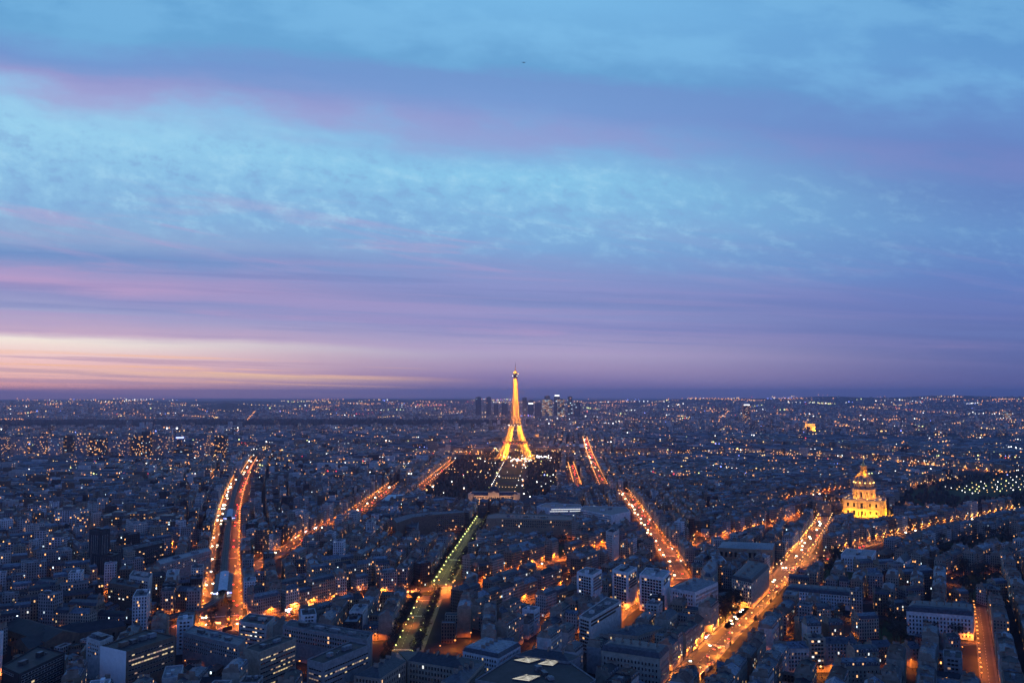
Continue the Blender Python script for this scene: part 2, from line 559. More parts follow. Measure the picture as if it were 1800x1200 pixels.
# name, pixel course, width, lamp colour, lamp spacing, two sides' names, lamp light power
STREETS = {
    'metro boulevard': dict(px=[(386, 1112), (390, 1080), (394, 980), (403, 900), (413, 865), (425, 838)], w=41, lamp='orange', gap=29, power=1.5),
    'metro boulevard end': dict(px=[(430, 836), (437, 822), (447, 806)], w=22, lamp='orange', gap=34, power=0.6),
    'green-lit avenue': dict(px=[(848, 910), (800, 985), (772, 1034)], w=26, lamp='green', gap=23, power=0.2),
    'planted avenue': dict(px=[(752, 1052), (738, 1085), (712, 1145), (700, 1180)], w=32, lamp='green', gap=21, power=0.06),
    'station street': dict(px=[(300, 1098), (400, 1103), (480, 1085), (560, 1066), (640, 1051), (757, 1043)], w=20, lamp='orange', gap=26, power=1.5),
    'roundabout street': dict(px=[(757, 1043), (870, 1021), (960, 990), (1070, 958)], w=15, lamp='orange', gap=26, power=1.5),
    'apartment street': dict(px=[(850, 1088), (960, 1048), (1050, 1012), (1112, 984)], w=13, lamp='orange', gap=36, power=0.7),
    'brick-red lit street': dict(px=[(1030, 1135), (1085, 1088), (1130, 1052), (1190, 1020)], w=13, lamp='orange', gap=30, power=1.1),
    'tower boulevard': dict(px=[(1200, 1018), (1175, 975), (1145, 935), (1115, 890), (1097, 866), (1068, 872)], w=23, lamp='orange', gap=29, power=1.3),
    'tower boulevard end': dict(px=[(1066, 868), (1050, 832), (1037, 800), (1028, 770)], w=22, lamp='orange', gap=40, power=1.1),
    'dome boulevard': dict(px=[(1180, 1215), (1260, 1130), (1330, 1060), (1385, 1000), (1418, 962), (1442, 928), (1452, 908)], w=25, lamp='yellow', gap=26, power=1.25),
    'garden crossing': dict(px=[(1385, 998), (1445, 984), (1521, 957), (1600, 936), (1700, 916), (1800, 894)], w=20, lamp='yellow', gap=26, power=0.7),
    'crossing street': dict(px=[(1178, 970), (1258, 949), (1330, 930), (1420, 905)], w=14, lamp='orange', gap=32, power=1.0),
    'lamplit lane': dict(px=[(1721, 1066), (1728, 1110), (1741, 1215)], w=13, lamp='orange', gap=15, power=0.4),
    'west avenue': dict(px=[(420, 1010), (467, 985), (550, 936), (610, 912), (645, 888), (692, 853)], w=24, lamp='orange', gap=30, power=1.0),
    'slanting street': dict(px=[(366, 848), (381, 829)], w=16, lamp='orange', gap=34, power=0.7),
    'garden street': dict(px=[(738, 861), (796, 812)], w=18, lamp='orange', gap=36, power=0.7),
    'red-lit street': dict(px=[(1018, 864), (1003, 816)], w=20, lamp='orange', gap=24, power=0.7),
    'dome avenue': dict(px=[(1315, 889), (1400, 876), (1492, 860)], w=20, lamp='orange', gap=26, power=0.8),
    'river quay': dict(px=[(720, 797), (1000, 797), (1200, 801), (1340, 797), (1440, 804), (1620, 816), (1800, 836)], w=24, lamp='yellow', gap=40, power=0.7),
    'esplanade road': dict(px=[(1590, 859), (1640, 850), (1695, 842)], w=18, lamp='yellow', gap=42, power=0.5),
    'hall street': dict(px=[(640, 915), (720, 905)], w=12, lamp='orange', gap=40, power=0.4),
    'terrace street': dict(px=[(1290, 1152), (1420, 1150), (1560, 1142), (1720, 1128)], w=10, lamp='orange', gap=70, power=0.4),
    'garden alley': dict(px=[(1400, 1052), (1500, 1060), (1590, 1054)], w=9, lamp='orange', gap=70, power=0.3),
    'market street': dict(px=[(-10, 1064), (150, 1046), (345, 1012)], w=11, lamp='orange', gap=60, power=0.6),
    'slab street': dict(px=[(-10, 968), (140, 950), (300, 925)], w=12, lamp='orange', gap=60, power=0.5),
    'hospital lane': dict(px=[(300, 963), (342, 957)], w=16, lamp='orange', gap=22, power=0.7),
}
for s in STREETS.values():
    s['pts'] = [PZ(*p) for p in s['px']]

road_n = 0
for nm, s in STREETS.items():
    P = [Vector(p) for p in s['pts']]
    w = s['w'] / 2
    nrm = []
    for i in range(len(P)):
        a, b = P[max(i - 1, 0)], P[min(i + 1, len(P) - 1)]
        d = (b - a).normalized()
        nrm.append(Vector((-d.y, d.x)))
    s['nrm'] = nrm
    rm, pm, km = MB(), MB(), MB()
    z = 0.05 + 0.006 * road_n
    road_n += 1
    sw_ = min(4.0, w * 0.3)
    for i in range(len(P) - 1):
        L = lambda k, o: (P[k].x + nrm[k].x * o, P[k].y + nrm[k].y * o)
        q = [L(i, w), L(i + 1, w), L(i + 1, -w), L(i, -w)]
        rm.face([(x, y, z) for x, y in ccw(q)], 'asphalt')
        for sd in (1, -1):
            q = ccw([L(i, sd * w), L(i + 1, sd * w), L(i + 1, sd * (w - sw_)), L(i, sd * (w - sw_))])
            pm.prism(q, 0.0, z + 0.13, 'pavement', 'pavement')
        ln = (P[i + 1] - P[i]).length
        d = (P[i + 1] - P[i]).normalized()
        nn = Vector((-d.y, d.x))
        for k in range(int(ln / 9)):
            for off in ((0,) if w < 13 else (-w * 0.3, w * 0.3)):
                c = P[i] + d * (k * 9 + 3) + nn * off
                h_, v_ = d * 1.7, nn * 0.09
                km.face([(*(c - h_ - v_), z + 0.02), (*(c + h_ - v_), z + 0.02), (*(c + h_ + v_), z + 0.02), (*(c - h_ + v_), z + 0.02)], 'paint')
        for end in ((0, 1) if i == 0 else (1,)):
            if w < 9:
                continue
            for k in range(int((2 * w - 2 * sw_) / 1.1)):
                c = P[i] + d * (6 if end == 0 else ln - 6) + nn * (-w + sw_ + 0.6 + k * 1.1)
                h_, v_ = d * 1.6, nn * 0.26
                km.face([(*(c - h_ - v_), z + 0.02), (*(c + h_ - v_), z + 0.02), (*(c + h_ + v_), z + 0.02), (*(c - h_ + v_), z + 0.02)], 'paint')
    kind(rm.obj('road'), 'structure')
    kind(pm.obj('pavement'), 'structure')
    kind(km.obj('road_markings'), 'structure')
    s['z'] = z

ra = PZ(757, 1043)
m = MB()
m.lathe([(30, 0.0), (0.0, 0.0)], 'asphalt', 40, (ra[0], ra[1], 0.30))
kind(m.obj('road'), 'structure')
m = MB()
m.lathe([(10, 0.0), (10, 0.3), (0.0, 0.45)], 'grass', 32, (ra[0], ra[1], 0.30))
kind(m.obj('traffic_island_grass'), 'structure')
ct = PZ(1412, 978)
m = MB()
m.lathe([(26, 0.0), (0.0, 0.0)], 'asphalt', 40, (ct[0], ct[1], 0.31))
kind(m.obj('road'), 'structure')

# ---------------------------------------------------------------- occupancy raster (2 m cells)
X0, Y0, CELL = -2800.0, 480.0, 2.0
NX, NY = 2800, 2000
occ = np.zeros((NY, NX), dtype=bool)
occF = np.zeros((NY, NX), dtype=bool)      # open ground in front of landmark buildings: low houses only
FRONT = []


def grid_box(x0, x1, y0, y1):
    i0, i1 = max(0, int((x0 - X0) / CELL)), min(NX, int((x1 - X0) / CELL) + 2)
    j0, j1 = max(0, int((y0 - Y0) / CELL)), min(NY, int((y1 - Y0) / CELL) + 2)
    if i1 <= i0 or j1 <= j0:
        return None
    xs = X0 + CELL * np.arange(i0, i1)
    ys = Y0 + CELL * np.arange(j0, j1)
    return (i0, i1, j0, j1, *np.meshgrid(xs, ys))


def block_seg(a, b, w, grid=None):
    g = grid_box(min(a[0], b[0]) - w, max(a[0], b[0]) + w, min(a[1], b[1]) - w, max(a[1], b[1]) + w)
    if g is None:
        return
    i0, i1, j0, j1, xs, ys = g
    d = np.array(b) - np.array(a)
    t = np.clip(((xs - a[0]) * d[0] + (ys - a[1]) * d[1]) / max(d @ d, 1e-6), 0, 1)
    (occ if grid is None else grid)[j0:j1, i0:i1] |= np.hypot(xs - a[0] - t * d[0], ys - a[1] - t * d[1]) < w


def in_poly(poly, xs, ys):
    r = np.zeros(np.shape(xs), dtype=bool)
    n = len(poly)
    for i in range(n):
        (x1, y1), (x2, y2) = poly[i], poly[(i + 1) % n]
        if y1 == y2:
            continue
        c = (y1 > ys) != (y2 > ys)
        r ^= c & (xs < (x2 - x1) * (ys - y1) / (y2 - y1) + x1)
    return r


def block_poly(poly, grow=0.0):
    if grow:
        for i in range(len(poly)):
            block_seg(poly[i], poly[(i + 1) % len(poly)], grow)
    g = grid_box(min(p[0] for p in poly), max(p[0] for p in poly), min(p[1] for p in poly), max(p[1] for p in poly))
    if g is None:
        return
    i0, i1, j0, j1, xs, ys = g
    occ[j0:j1, i0:i1] |= in_poly(poly, xs, ys)


SETBACK = {'metro boulevard': 20, 'metro boulevard end': 24, 'tower boulevard': 11, 'tower boulevard end': 14, 'dome boulevard': 13, 'green-lit avenue': 7, 'planted avenue': 9,
           'lamplit lane': 14, 'west avenue': 30, 'station street': 32, 'roundabout street': 28, 'brick-red lit street': 22, 'crossing street': 40, 'apartment street': 18, 'garden crossing': 40, 'red-lit street': 22, 'dome avenue': 70, 'slanting street': 24, 'garden street': 60, 'esplanade road': 30, 'river quay': 190, 'hall street': 20, 'hospital lane': 18}
for nm, s in STREETS.items():
    for a, b in zip(s['pts'], s['pts'][1:]):
        block_seg(a, b, s['w'] / 2 + 0.5)
        # houses on the near side stand back behind a strip of forecourts, which leaves the roadway open to the view
        A, B = Vector(a), Vector(b)
        d = (B - A).normalized()
        n = Vector((-d.y, d.x))
        v = ((A + B) / 2).normalized()
        if n.dot(v) > 0:
            n = -n
        sb = min(SETBACK.get(nm, 8), 0.85 * 22 * (A + B).length / 2 / 204 * abs(n.dot(v)))
        if sb > 1:
            steps = int(sb / (s['w'] * 0.7)) + 1
            for k in range(1, steps + 1):
                block_seg(tuple(A + n * (sb * k / steps)), tuple(B + n * (sb * k / steps)), s['w'] / 2)
block_seg(ra, ra, 38)
block_seg(ra, tuple(Vector(ra) * 0.94), 26)
block_seg(ct, ct, 29)
CHAMP = [PZ(*p) for p in ((735, 876), (808, 806), (860, 797), (988, 797), (985, 815), (966, 886), (918, 896), (828, 897), (775, 893))]
block_poly(CHAMP)
ESPL = [PZ(*p) for p in ((1560, 905), (1600, 862), (1700, 838), (1850, 826), (1900, 870), (1690, 908))]
block_poly(ESPL)
PARKS = [[PZ(*p) for p in q] for q in (
    ((1625, 990), (1660, 955), (1770, 938), (1785, 965), (1700, 985)),
    ((1425, 1022), (1450, 980), (1502, 985), (1500, 1025)),
    ((1690, 1058), (1695, 1010), (1760, 1008), (1765, 1050)),
    ((1262, 1098), (1290, 1050), (1318, 1045), (1318, 1068), (1280, 1105)),
    ((1590, 1115), (1600, 1098), (1705, 1108), (1700, 1128)),
    ((1540, 1150), (1548, 1090), (1590, 1095), (1595, 1150)),
    ((925, 960), (940, 950), (1000, 962), (985, 980)))]
for q in PARKS:
    block_poly(q)
RIVER = [PZ(*p) for p in ((-200, 812), (300, 796), (720, 786), (1000, 786), (1300, 788), (1500, 800), (1700, 815), (2000, 838), (2000, 828), (1700, 806), (1500, 792), (1300, 781), (1000, 780), (720, 780), (300, 788), (-200, 800))]
m = MB()
m.face([(x, y, 0.04) for x, y in ccw(RIVER)], 'glass_dark')
kind(m.obj('river_water'), 'structure')
block_poly(RIVER)
EIF = PZ(906, 808)

# ---------------------------------------------------------------- windows (shared meshes)
WIN = {}


def window_mesh(kind_, w=1.15, h=1.9, pane='glass_dark', surround='plain_pale'):
    key = (kind_, w, h, surround)
    if key not in WIN:
        b = MB()
        t = 0.14
        for c, d in (((-w / 2 - t / 2, -0.04, -h / 2 - t), (t, 0.12, h + 2 * t)), ((w / 2 + t / 2, -0.04, -h / 2 - t), (t, 0.12, h + 2 * t)),
                     ((0, -0.04, h / 2), (w, 0.12, t)), ((0, -0.07, -h / 2 - t), (w, 0.2, t))):
            b.box(c, d, surround)
        b.face([(-w / 2, -0.03, -h / 2), (w / 2, -0.03, -h / 2), (w / 2, -0.03, h / 2), (-w / 2, -0.03, h / 2)], kind_)
        WIN[key] = b.mesh('window')
    return WIN[key]


def place_windows(root, poly, h, edges, pitch, storey, w, hh, lit, z0=1.2, surround='plain_pale', limit=70, top_first=True, margin=1.2, rowlit=None, litmat=None):
    """Window parts on the given edges of a footprint polygon (in the root's own space)."""
    out = 0
    for e in edges:
        a, b = Vector(poly[e]), Vector(poly[(e + 1) % len(poly)])
        L = (b - a).length
        d = (b - a).normalized()
        rz = math.atan2(d.y, d.x)
        nx = max(1, int((L - 2 * margin) / pitch))
        nz = max(1, int((h - z0) / storey))
        rows = range(nz - 1, -1, -1) if top_first else range(nz)
        for k in rows:
            litrow = lit if rowlit is None else rowlit(k, nz)
            run = 0
            for i in range(nx):
                if out >= limit:
                    return
                u = L / 2 + (i - (nx - 1) / 2) * pitch
                p = a + d * u
                r = random.random()
                if run > 0:
                    on, run = True, run - 1
                else:
                    on = r < litrow
                    run = random.choice((0, 0, 1, 3)) if on and rowlit else 0
                mt = random.choice(('room_warm', 'room_warm', 'room_yellow', 'room_dim', 'room_white')) if on and not rowlit else (litmat or random.choice(('room_yellow', 'room_yellow', 'room_dim', 'room_faint')) if on else 'glass_dark')
                link('window', window_mesh(mt, w, hh, surround=surround), root, (p.x, p.y, z0 + k * storey + storey / 2), rz)
                out += 1


def facing(poly, cx, cy_, rz=0.0, lim=0.12):
    """Edges of a footprint that look towards the observation deck."""
    res = []
    for i in range(len(poly)):
        a, b = poly[i], poly[(i + 1) % len(poly)]
        n = Vector((b[1] - a[1], -(b[0] - a[0]))).normalized()
        n.rotate(Matrix.Rotation(rz, 2)) if rz else None
        t = Vector((-cx, -cy_)).normalized()
        if n.dot(t) > lim:
            res.append((n.dot(t), i))
    return [i for _, i in sorted(res, reverse=True)]


# ================================================================ LANDMARK BUILDINGS
def hero(name, label, cat, roof_px, h, tone='grey', style='flat', roofm='gravel', win=None, poly=None, boxes=2, roof_h=4.0, blank=(), group=None, wallmat=None, front=26):
    """A building whose roof outline stands at these places of the photograph, h metres up."""
    poly = ccw(poly or [PZ(px, py, h) for px, py in roof_px])
    block_poly(poly, 3.0)
    c_ = Vector(np.mean(np.array(poly), axis=0))
    far_ = max((Vector(p) - c_).length for p in poly)
    if front:
        FRONT.append((c_, far_ * 0.55))
        block_seg(tuple(c_), tuple(c_ - c_.normalized() * (front + far_ * 0.5)), far_ * 0.55, occF)
    cx = sum(p[0] for p in poly) / len(poly)
    cy_ = sum(p[1] for p in poly) / len(poly)
    root = thing(name, label, cat, (cx, cy_, 0), 0, group)
    loc = [(p[0] - cx, p[1] - cy_) for p in poly]
    wm = wallmat or ('plain_' + tone)
    b = MB()
    b.prism(loc, 0, h, wm)
    b.obj('wall', root)
    r = MB()
    n = len(loc)
    if style == 'flat':
        q = inset(loc, 0.5)
        for i in range(n):
            j = (i + 1) % n
            r.face([(*loc[i], h), (*loc[j], h), (*loc[j], h + 1), (*loc[i], h + 1)], wm)
            r.face([(*loc[i], h + 1), (*loc[j], h + 1), (*q[j], h + 1), (*q[i], h + 1)], wm)
            r.face([(*q[j], h), (*q[i], h), (*q[i], h + 1), (*q[j], h + 1)], wm)
        r.face([(*p, h + 0.1) for p in loc], roofm)
    elif style == 'mansard':
        ov = inset(loc, -0.35)
        q = inset(loc, 1.3)
        q2 = inset(loc, min(5.0, 0.3 * min((Vector(loc[i]) - Vector(loc[(i + 1) % n])).length for i in range(n))))
        for i in range(n):
            j = (i + 1) % n
            r.face([(*ov[i], h), (*ov[j], h), (*q[j], h + roof_h * 0.75), (*q[i], h + roof_h * 0.75)], 'slate')
            r.face([(*q[i], h + roof_h * 0.75), (*q[j], h + roof_h * 0.75), (*q2[j], h + roof_h), (*q2[i], h + roof_h)], roofm)
        r.face([(*p, h + roof_h) for p in q2], roofm)
    else:       # gable or hip along the longer pair of edges of a quad
        A, B, C, D = [Vector(p) for p in loc]
        if (B - A).length < (C - B).length:
            A, B, C, D = B, C, D, A
        k = 0.0 if style == 'gable' else min(0.45, 0.5 * (C - B).length / (B - A).length)
        e0, e1 = (A + D) / 2, (B + C) / 2
        r0, r1 = e0 + (e1 - e0) * k, e1 + (e0 - e1) * k
        z = h + roof_h
        r.face([(*A, h), (*B, h), (*r1, z), (*r0, z)], roofm)
        r.face([(*C, h), (*D, h), (*r0, z), (*r1, z)], roofm)
        r.face([(*B, h), (*C, h), (*r1, z)], roofm if k else wm)
        r.face([(*D, h), (*A, h), (*r0, z)], roofm if k else wm)
    ro = r.obj('roof', root)
    c = Vector((0, 0))
    ax = Vector(loc[1]) - Vector(loc[0])
    if ax.length < (Vector(loc[2]) - Vector(loc[1])).length:
        ax = Vector(loc[2]) - Vector(loc[1])
    rz = math.atan2(ax.y, ax.x)
    if style == 'flat':
        for i in range(boxes):
            b = MB()
            f = (i + 0.6) / (boxes + 0.2) - 0.5
            sx = random.uniform(4, 9)
            b.box((0, 0, 0), (sx, random.uniform(3, 5), random.uniform(1.8, 3.4)), random.choice(('gravel', wm, 'pale_zinc')), 0, 'pale_zinc')
            o = b.obj('plant_room', ro, (ax.x * f * 0.8, ax.y * f * 0.8, h + 0.1), rz)
            for k in range(random.choice((1, 2, 3))):
                v = MB()
                v.box((0, 0, 0), (1.4, 1.2, 1.3), 'steel')
                q = ax * (f * 0.8 + 0.06 * (k + 1))
                nn = Vector((-ax.y, ax.x)).normalized() * random.uniform(-2.5, 2.5)
                v.obj('roof_vent', ro, (q.x + nn.x, q.y + nn.y, h + 0.1), rz)
    else:
        for i in range(boxes):
            b = MB()
            f = (i + 0.5) / boxes - 0.5
            b.box((0, 0, 0), (0.8, 3.6, roof_h * 0.4 + 1.8), 'chimney')
            for k in range(4):
                b.box((0, -1.3 + k * 0.85, roof_h * 0.4 + 1.8), (0.3, 0.3, 0.6), 'pots')
            b.obj('chimney', ro, (ax.x * f * 0.9, ax.y * f * 0.9, h + roof_h * 0.6), rz)
    if win:
        ed = [e for e in facing(loc, cx, cy_) if e not in blank]
        place_windows(root, loc, h, ed, **win)
    return root


office = dict(pitch=2.7, storey=3.5, w=2.3, hh=1.05, lit=0.3, limit=96, surround='plain_grey')
hero('office_slab', 'long office block with blank white end wall and dark roof, beside dim courtyard', 'office building',
     [(177, 1137), (222, 1147), (309, 1119), (256, 1107)], 34, 'brown', 'flat', 'roof_dark', dict(office, rowlit=lambda k, n: 0.5 if k in (n - 2, n - 3) else 0.12 if k > n - 6 else 0.02), boxes=4, blank=())
a, b_, c = PZ(177, 1137, 34), PZ(222, 1147, 34), PZ(309, 1119, 34)
d = (Vector(b_) - Vector(a))
m = MB()
n_ = Vector((d.y, -d.x)).normalized()
q = [Vector(a) + n_ * 0.05, Vector(b_) + n_ * 0.05, Vector(b_) + n_ * 0.35, Vector(a) + n_ * 0.35]
slab = bpy.data.objects['office_slab']
m.prism(ccw([(p.x - slab.location.x, p.y - slab.location.y) for p in q]), 0, 35.2, 'paint', 'paint')
m.obj('end_wall', slab)
for ch in [o for o in slab.children if o.name.startswith('window')]:
    p = ch.location
    A, B = Vector((a[0] - slab.location.x, a[1] - slab.location.y)), Vector((b_[0] - slab.location.x, b_[1] - slab.location.y))
    dd = (B - A).normalized()
    if abs((Vector((p.x, p.y)) - A).dot(Vector((dd.y, -dd.x)))) < 0.5:
        bpy.data.objects.remove(ch)
hero('office_block', 'office block with beige end wall and yellow-lit strips facing an orange courtyard', 'office building',
     [(428, 1140), (456, 1148), (521, 1123), (490, 1117)], 29, 'beige', 'flat', 'roof_dark', dict(office, rowlit=lambda k, n: 0.6 if k in (n - 1, n - 4) else 0.14))
hero('office_block', 'office block with broad grey end wall, closest to the school, yellow-lit along one side', 'office building',
     [(540, 1160), (568, 1168), (650, 1134), (616, 1127)], 29, 'grey', 'flat', 'roof_dark', dict(office, rowlit=lambda k, n: 0.4 if k in (n - 2, n - 4) else 0.1))
hero('office_slab', 'long ribbed office slab lying across behind the two lit office blocks', 'office building',
     [(497, 1100), (645, 1126), (655, 1112), (512, 1089)], 27, 'grey', 'flat', 'gravel', dict(office, pitch=2.6, w=1.6, hh=2.0, lit=0.05, surround='plain_pale'), boxes=4)
hero('terraced_office', 'dark office with continuous ledges at the frame corner, almost unlit', 'office building',
     [(3, 1172), (34, 1186), (114, 1148), (66, 1136)], 26, 'dark', 'flat', 'roof_dark', dict(office, pitch=3.4, w=3.1, hh=1.5, lit=0.02, surround='plain_pale'))
hero('apartment_tower', 'narrow pale apartment tower behind the white-ended office block', 'apartment building',
     [(152, 1121), (176, 1129), (198, 1119), (172, 1111)], 33, 'pale', 'flat', 'gravel', dict(pitch=2.6, storey=3, w=1.2, hh=1.5, lit=0.06, limit=60))
hero('apartment_slab', 'grey slab with orange undertone between white-ended office and metro curve', 'apartment building',
     [(322, 1112), (420, 1136), (432, 1122), (340, 1100)], 24, 'grey', 'flat', 'pale_zinc', dict(pitch=2.6, storey=3, w=1.3, hh=1.6, lit=0.08, limit=90), boxes=3)
hero('angular_office', 'small office with tilted pale side wall below the metro boulevard', 'office building',
     [(420, 1093), (468, 1100), (484, 1084), (438, 1078)], 20, 'pale', 'flat', 'roof_dark', dict(office, lit=0.3, limit=50))
hero('glass_tower', 'dark glass tower with thin pale vertical fins west of the metro boulevard', 'tower',
     [(157, 932), (176, 935), (194, 931), (175, 928)], 56, 'dark', 'flat', 'roof_dark', dict(pitch=4.2, storey=52, w=0.5, hh=48, lit=0.0, limit=14, surround='plain_pale'))
hero('glass_annex', 'lower dark glass block at the foot of the finned tower', 'office building',
     [(163, 974), (196, 979), (214, 972), (182, 967)], 28, 'dark', 'flat', 'roof_dark', dict(pitch=4.0, storey=26, w=0.4, hh=24, lit=0.0, limit=16, surround='plain_grey'))
hero('office_slab', 'long dark slab with one yellow-lit stair column at its end', 'office building',
     [(213, 962), (284, 948), (289, 954), (218, 970)], 28, 'dark', 'flat', 'gravel', dict(office, pitch=3.2, w=2.6, hh=1.3, lit=0.08, limit=96, surround='plain_grey'))
hero('apartment_slab', 'long pale slab with dotted lit windows leading to the metro boulevard', 'apartment building',
     [(275, 985), (366, 962), (372, 968), (282, 993)], 24, 'grey', 'flat', 'pale_zinc', dict(pitch=2.8, storey=3, w=1.3, hh=1.4, lit=0.07, limit=90))
hero('balcony_building', 'pale apartment building with deep balconies near the metro station', 'apartment building',
     [(227, 1012), (262, 1018), (268, 1008), (234, 1003)], 30, 'pale', 'flat', 'gravel', dict(pitch=3.2, storey=3, w=2.4, hh=1.7, lit=0.06, limit=60, surround='plain_white'))
hero('balcony_building', 'lower brown balcony building adjoining the pale one near the metro station', 'apartment building',
     [(190, 1025), (242, 1034), (250, 1022), (200, 1015)], 25, 'brown', 'flat', 'gravel', dict(pitch=3.2, storey=3, w=2.4, hh=1.4, lit=0.05, limit=60, surround='plain_beige'))
for i, (px, lab) in enumerate((([(20, 1128), (130, 1098), (150, 1106), (50, 1140)], 'long dark pitched hall roof, first of three beside the station street'),
                               ([(60, 1112), (200, 1092), (222, 1099), (90, 1120)], 'long dark pitched hall roof, middle one of three beside the station street'),
                               ([(0, 1102), (60, 1090), (140, 1112), (80, 1128)], 'long dark pitched hall roof, turned across the other two by the station street'))):
    hero('market_hall', lab, 'hall', px, 11 + i, 'brown', 'gable', 'roof_dark', dict(pitch=5, storey=9, w=2.0, hh=4, lit=0.03, limit=20, surround='plain_brown'), boxes=0, roof_h=6, group=None)
hero('school_wing', 'pitched main wing of the dark courtyard school, lit doors at its foot', 'school',
     [(700, 1143), (716, 1160), (816, 1176), (850, 1160)][::-1], 19, 'beige', 'hip', 'slate', dict(pitch=2.7, storey=4.2, w=1.3, hh=2.4, lit=0.03, limit=80, surround='plain_cream'), boxes=5, roof_h=5)
hero('school_wing', 'side wing of the dark courtyard school, towards the planted avenue', 'school',
     [(699, 1146), (714, 1161), (668, 1192), (622, 1186)], 19, 'beige', 'hip', 'slate', dict(pitch=2.7, storey=4.2, w=1.3, hh=2.4, lit=0.02, limit=80, surround='plain_cream'), boxes=4, roof_h=5)
hero('school_wing', 'side wing of the dark courtyard school, towards the skylit hall', 'school',
     [(852, 1162), (818, 1178), (775, 1196), (812, 1206)], 19, 'beige', 'hip', 'slate', dict(pitch=2.7, storey=4.2, w=1.3, hh=2.4, lit=0.02, limit=60, surround='plain_cream'), boxes=4, roof_h=5)
hero('dormer_house', 'low white building with a zinc roof and dark windows behind the school', 'house',
     [(813, 1143), (876, 1156), (915, 1134), (852, 1124)], 17, 'white', 'mansard', 'pale_zinc', dict(pitch=2.4, storey=3.6, w=1.1, hh=1.8, lit=0.05, limit=70), boxes=5, roof_h=4)
hall = hero('skylit_hall', 'large flat hall with three glowing glass skylights in its dark roof', 'hall',
            [(835, 1196), (905, 1152), (1000, 1163), (1048, 1196), (1000, 1225)], 17, 'grey', 'flat', 'roof_dark', None, boxes=3)
for q in ([(903, 1159), (925, 1154), (950, 1158), (930, 1164)], [(945, 1166), (962, 1158), (984, 1160), (972, 1169)], [(900, 1192), (925, 1184), (950, 1187), (930, 1196)]):
    p = ccw([PZ(x, y, 18) for x, y in q])
    b = MB()
    lp = [(x - hall.location.x, y - hall.location.y) for x, y in p]
    b.prism(lp, 17.1, 18.0, 'steel')
    c = (sum(x for x, y in lp) / 4, sum(y for x, y in lp) / 4)
    for i in range(4):
        A, B = lp[i], lp[(i + 1) % 4]
        b.face([(*A, 18.0), (*B, 18.0), (*c, 19.4)], 'skylight')
    for i in range(1, 8):
        t = i / 8
        A = Vector((*lp[0], 18.05)).lerp(Vector((*lp[1], 18.05)), t)
        B = Vector((*lp[3], 18.05)).lerp(Vector((*lp[2], 18.05)), t)
        M_ = (A + B) / 2
        M_.z = 19.5 - abs(t - 0.5) * 2.4
        b.bar(A, M_, 0.3, 'steel')
        b.bar(M_, B, 0.3, 'steel')
    b.obj('skylight', hall)
hero('roof_wing', 'long slate-roofed wing between the skylit hall and the hipped school', 'hall',
     [(905, 1150), (935, 1140), (1020, 1152), (1000, 1162)], 19, 'grey', 'hip', 'slate', dict(pitch=3, storey=4, w=1.4, hh=2.2, lit=0.05, limit=50), boxes=3)
hero('institute_building', 'pale hipped-roof institute with rows of small windows, the one further from the brick-red street', 'school',
     [(1068, 1112), (1120, 1117), (1170, 1101), (1120, 1094)], 19, 'beige', 'hip', 'zinc', dict(pitch=2.8, storey=4, w=1.2, hh=2.0, lit=0.06, limit=70), boxes=4)
hero('institute_building', 'long beige institute with dormered slate roof at the corner of the brick-red lit street', 'school',
     [(1057, 1142), (1160, 1157), (1176, 1141), (1078, 1126)], 22, 'cream', 'mansard', 'slate', dict(pitch=2.8, storey=4.4, w=1.3, hh=2.3, lit=0.03, limit=90), boxes=6, roof_h=5)
hero('gabled_slab', 'modern slab with blank white gable beside the brick-red lit street', 'apartment building',
     [(1018, 1083), (1037, 1089), (1092, 1057), (1066, 1050)], 29, 'pale', 'flat', 'gravel', dict(pitch=2.8, storey=3, w=2.2, hh=1.5, lit=0.08, limit=80, surround='plain_brown'), boxes=3)
for i, px in enumerate(([(1014, 1006), (1042, 1012), (1058, 1002), (1030, 997)], [(1076, 1002), (1104, 1008), (1120, 998), (1092, 992)], [(1124, 1010), (1166, 1017), (1178, 1004), (1136, 998)])):
    hero('striped_apartment_block', ('striped apartment block with pale vertical piers, first of three from the apartment street',
                                     'striped apartment block with pale vertical piers, middle one of three by tower boulevard',
                                     'striped apartment block with pale vertical piers, the one beside tower boulevard')[i], 'apartment building',
         px, 36, 'white', 'flat', 'pale_zinc', dict(pitch=3.4, storey=3.0, w=2.4, hh=1.9, lit=0.07, limit=96, surround='plain_brown'), boxes=3)
hero('slim_apartment_tower', 'slim pale apartment tower standing above the roofs near tower boulevard', 'apartment building',
     [(1065, 934), (1078, 937), (1088, 931), (1075, 928)], 40, 'pale', 'flat', 'gravel', dict(pitch=2.8, storey=3, w=1.4, hh=1.6, lit=0.05, limit=60))
hero('curved_office', 'curved dark office with pale end wall across the top of green-lit avenue', 'office building',
     [(690, 911), (720, 903), (760, 899), (815, 897), (817, 901), (765, 905), (725, 910), (697, 920)], 28, 'brown', 'flat', 'gravel', dict(office, pitch=3.4, w=2.6, hh=1.3, lit=0.06, limit=96), boxes=3)
hero('office_annex', 'grey low annex below the curved dark office', 'office building',
     [(694, 920), (733, 926), (736, 918), (700, 912)], 20, 'grey', 'flat', 'gravel', dict(office, lit=0.05, limit=60))
hero('ministry_building', 'long beige ministry with round end and arched top storey beyond green-lit avenue', 'office building',
     [(855, 912), (858, 905), (872, 902), (990, 905), (1010, 909), (1005, 915), (880, 911)], 26, 'ochre', 'flat', 'zinc', dict(pitch=3.0, storey=4.0, w=1.6, hh=2.4, lit=0.04, limit=98, surround='plain_cream'), boxes=3)
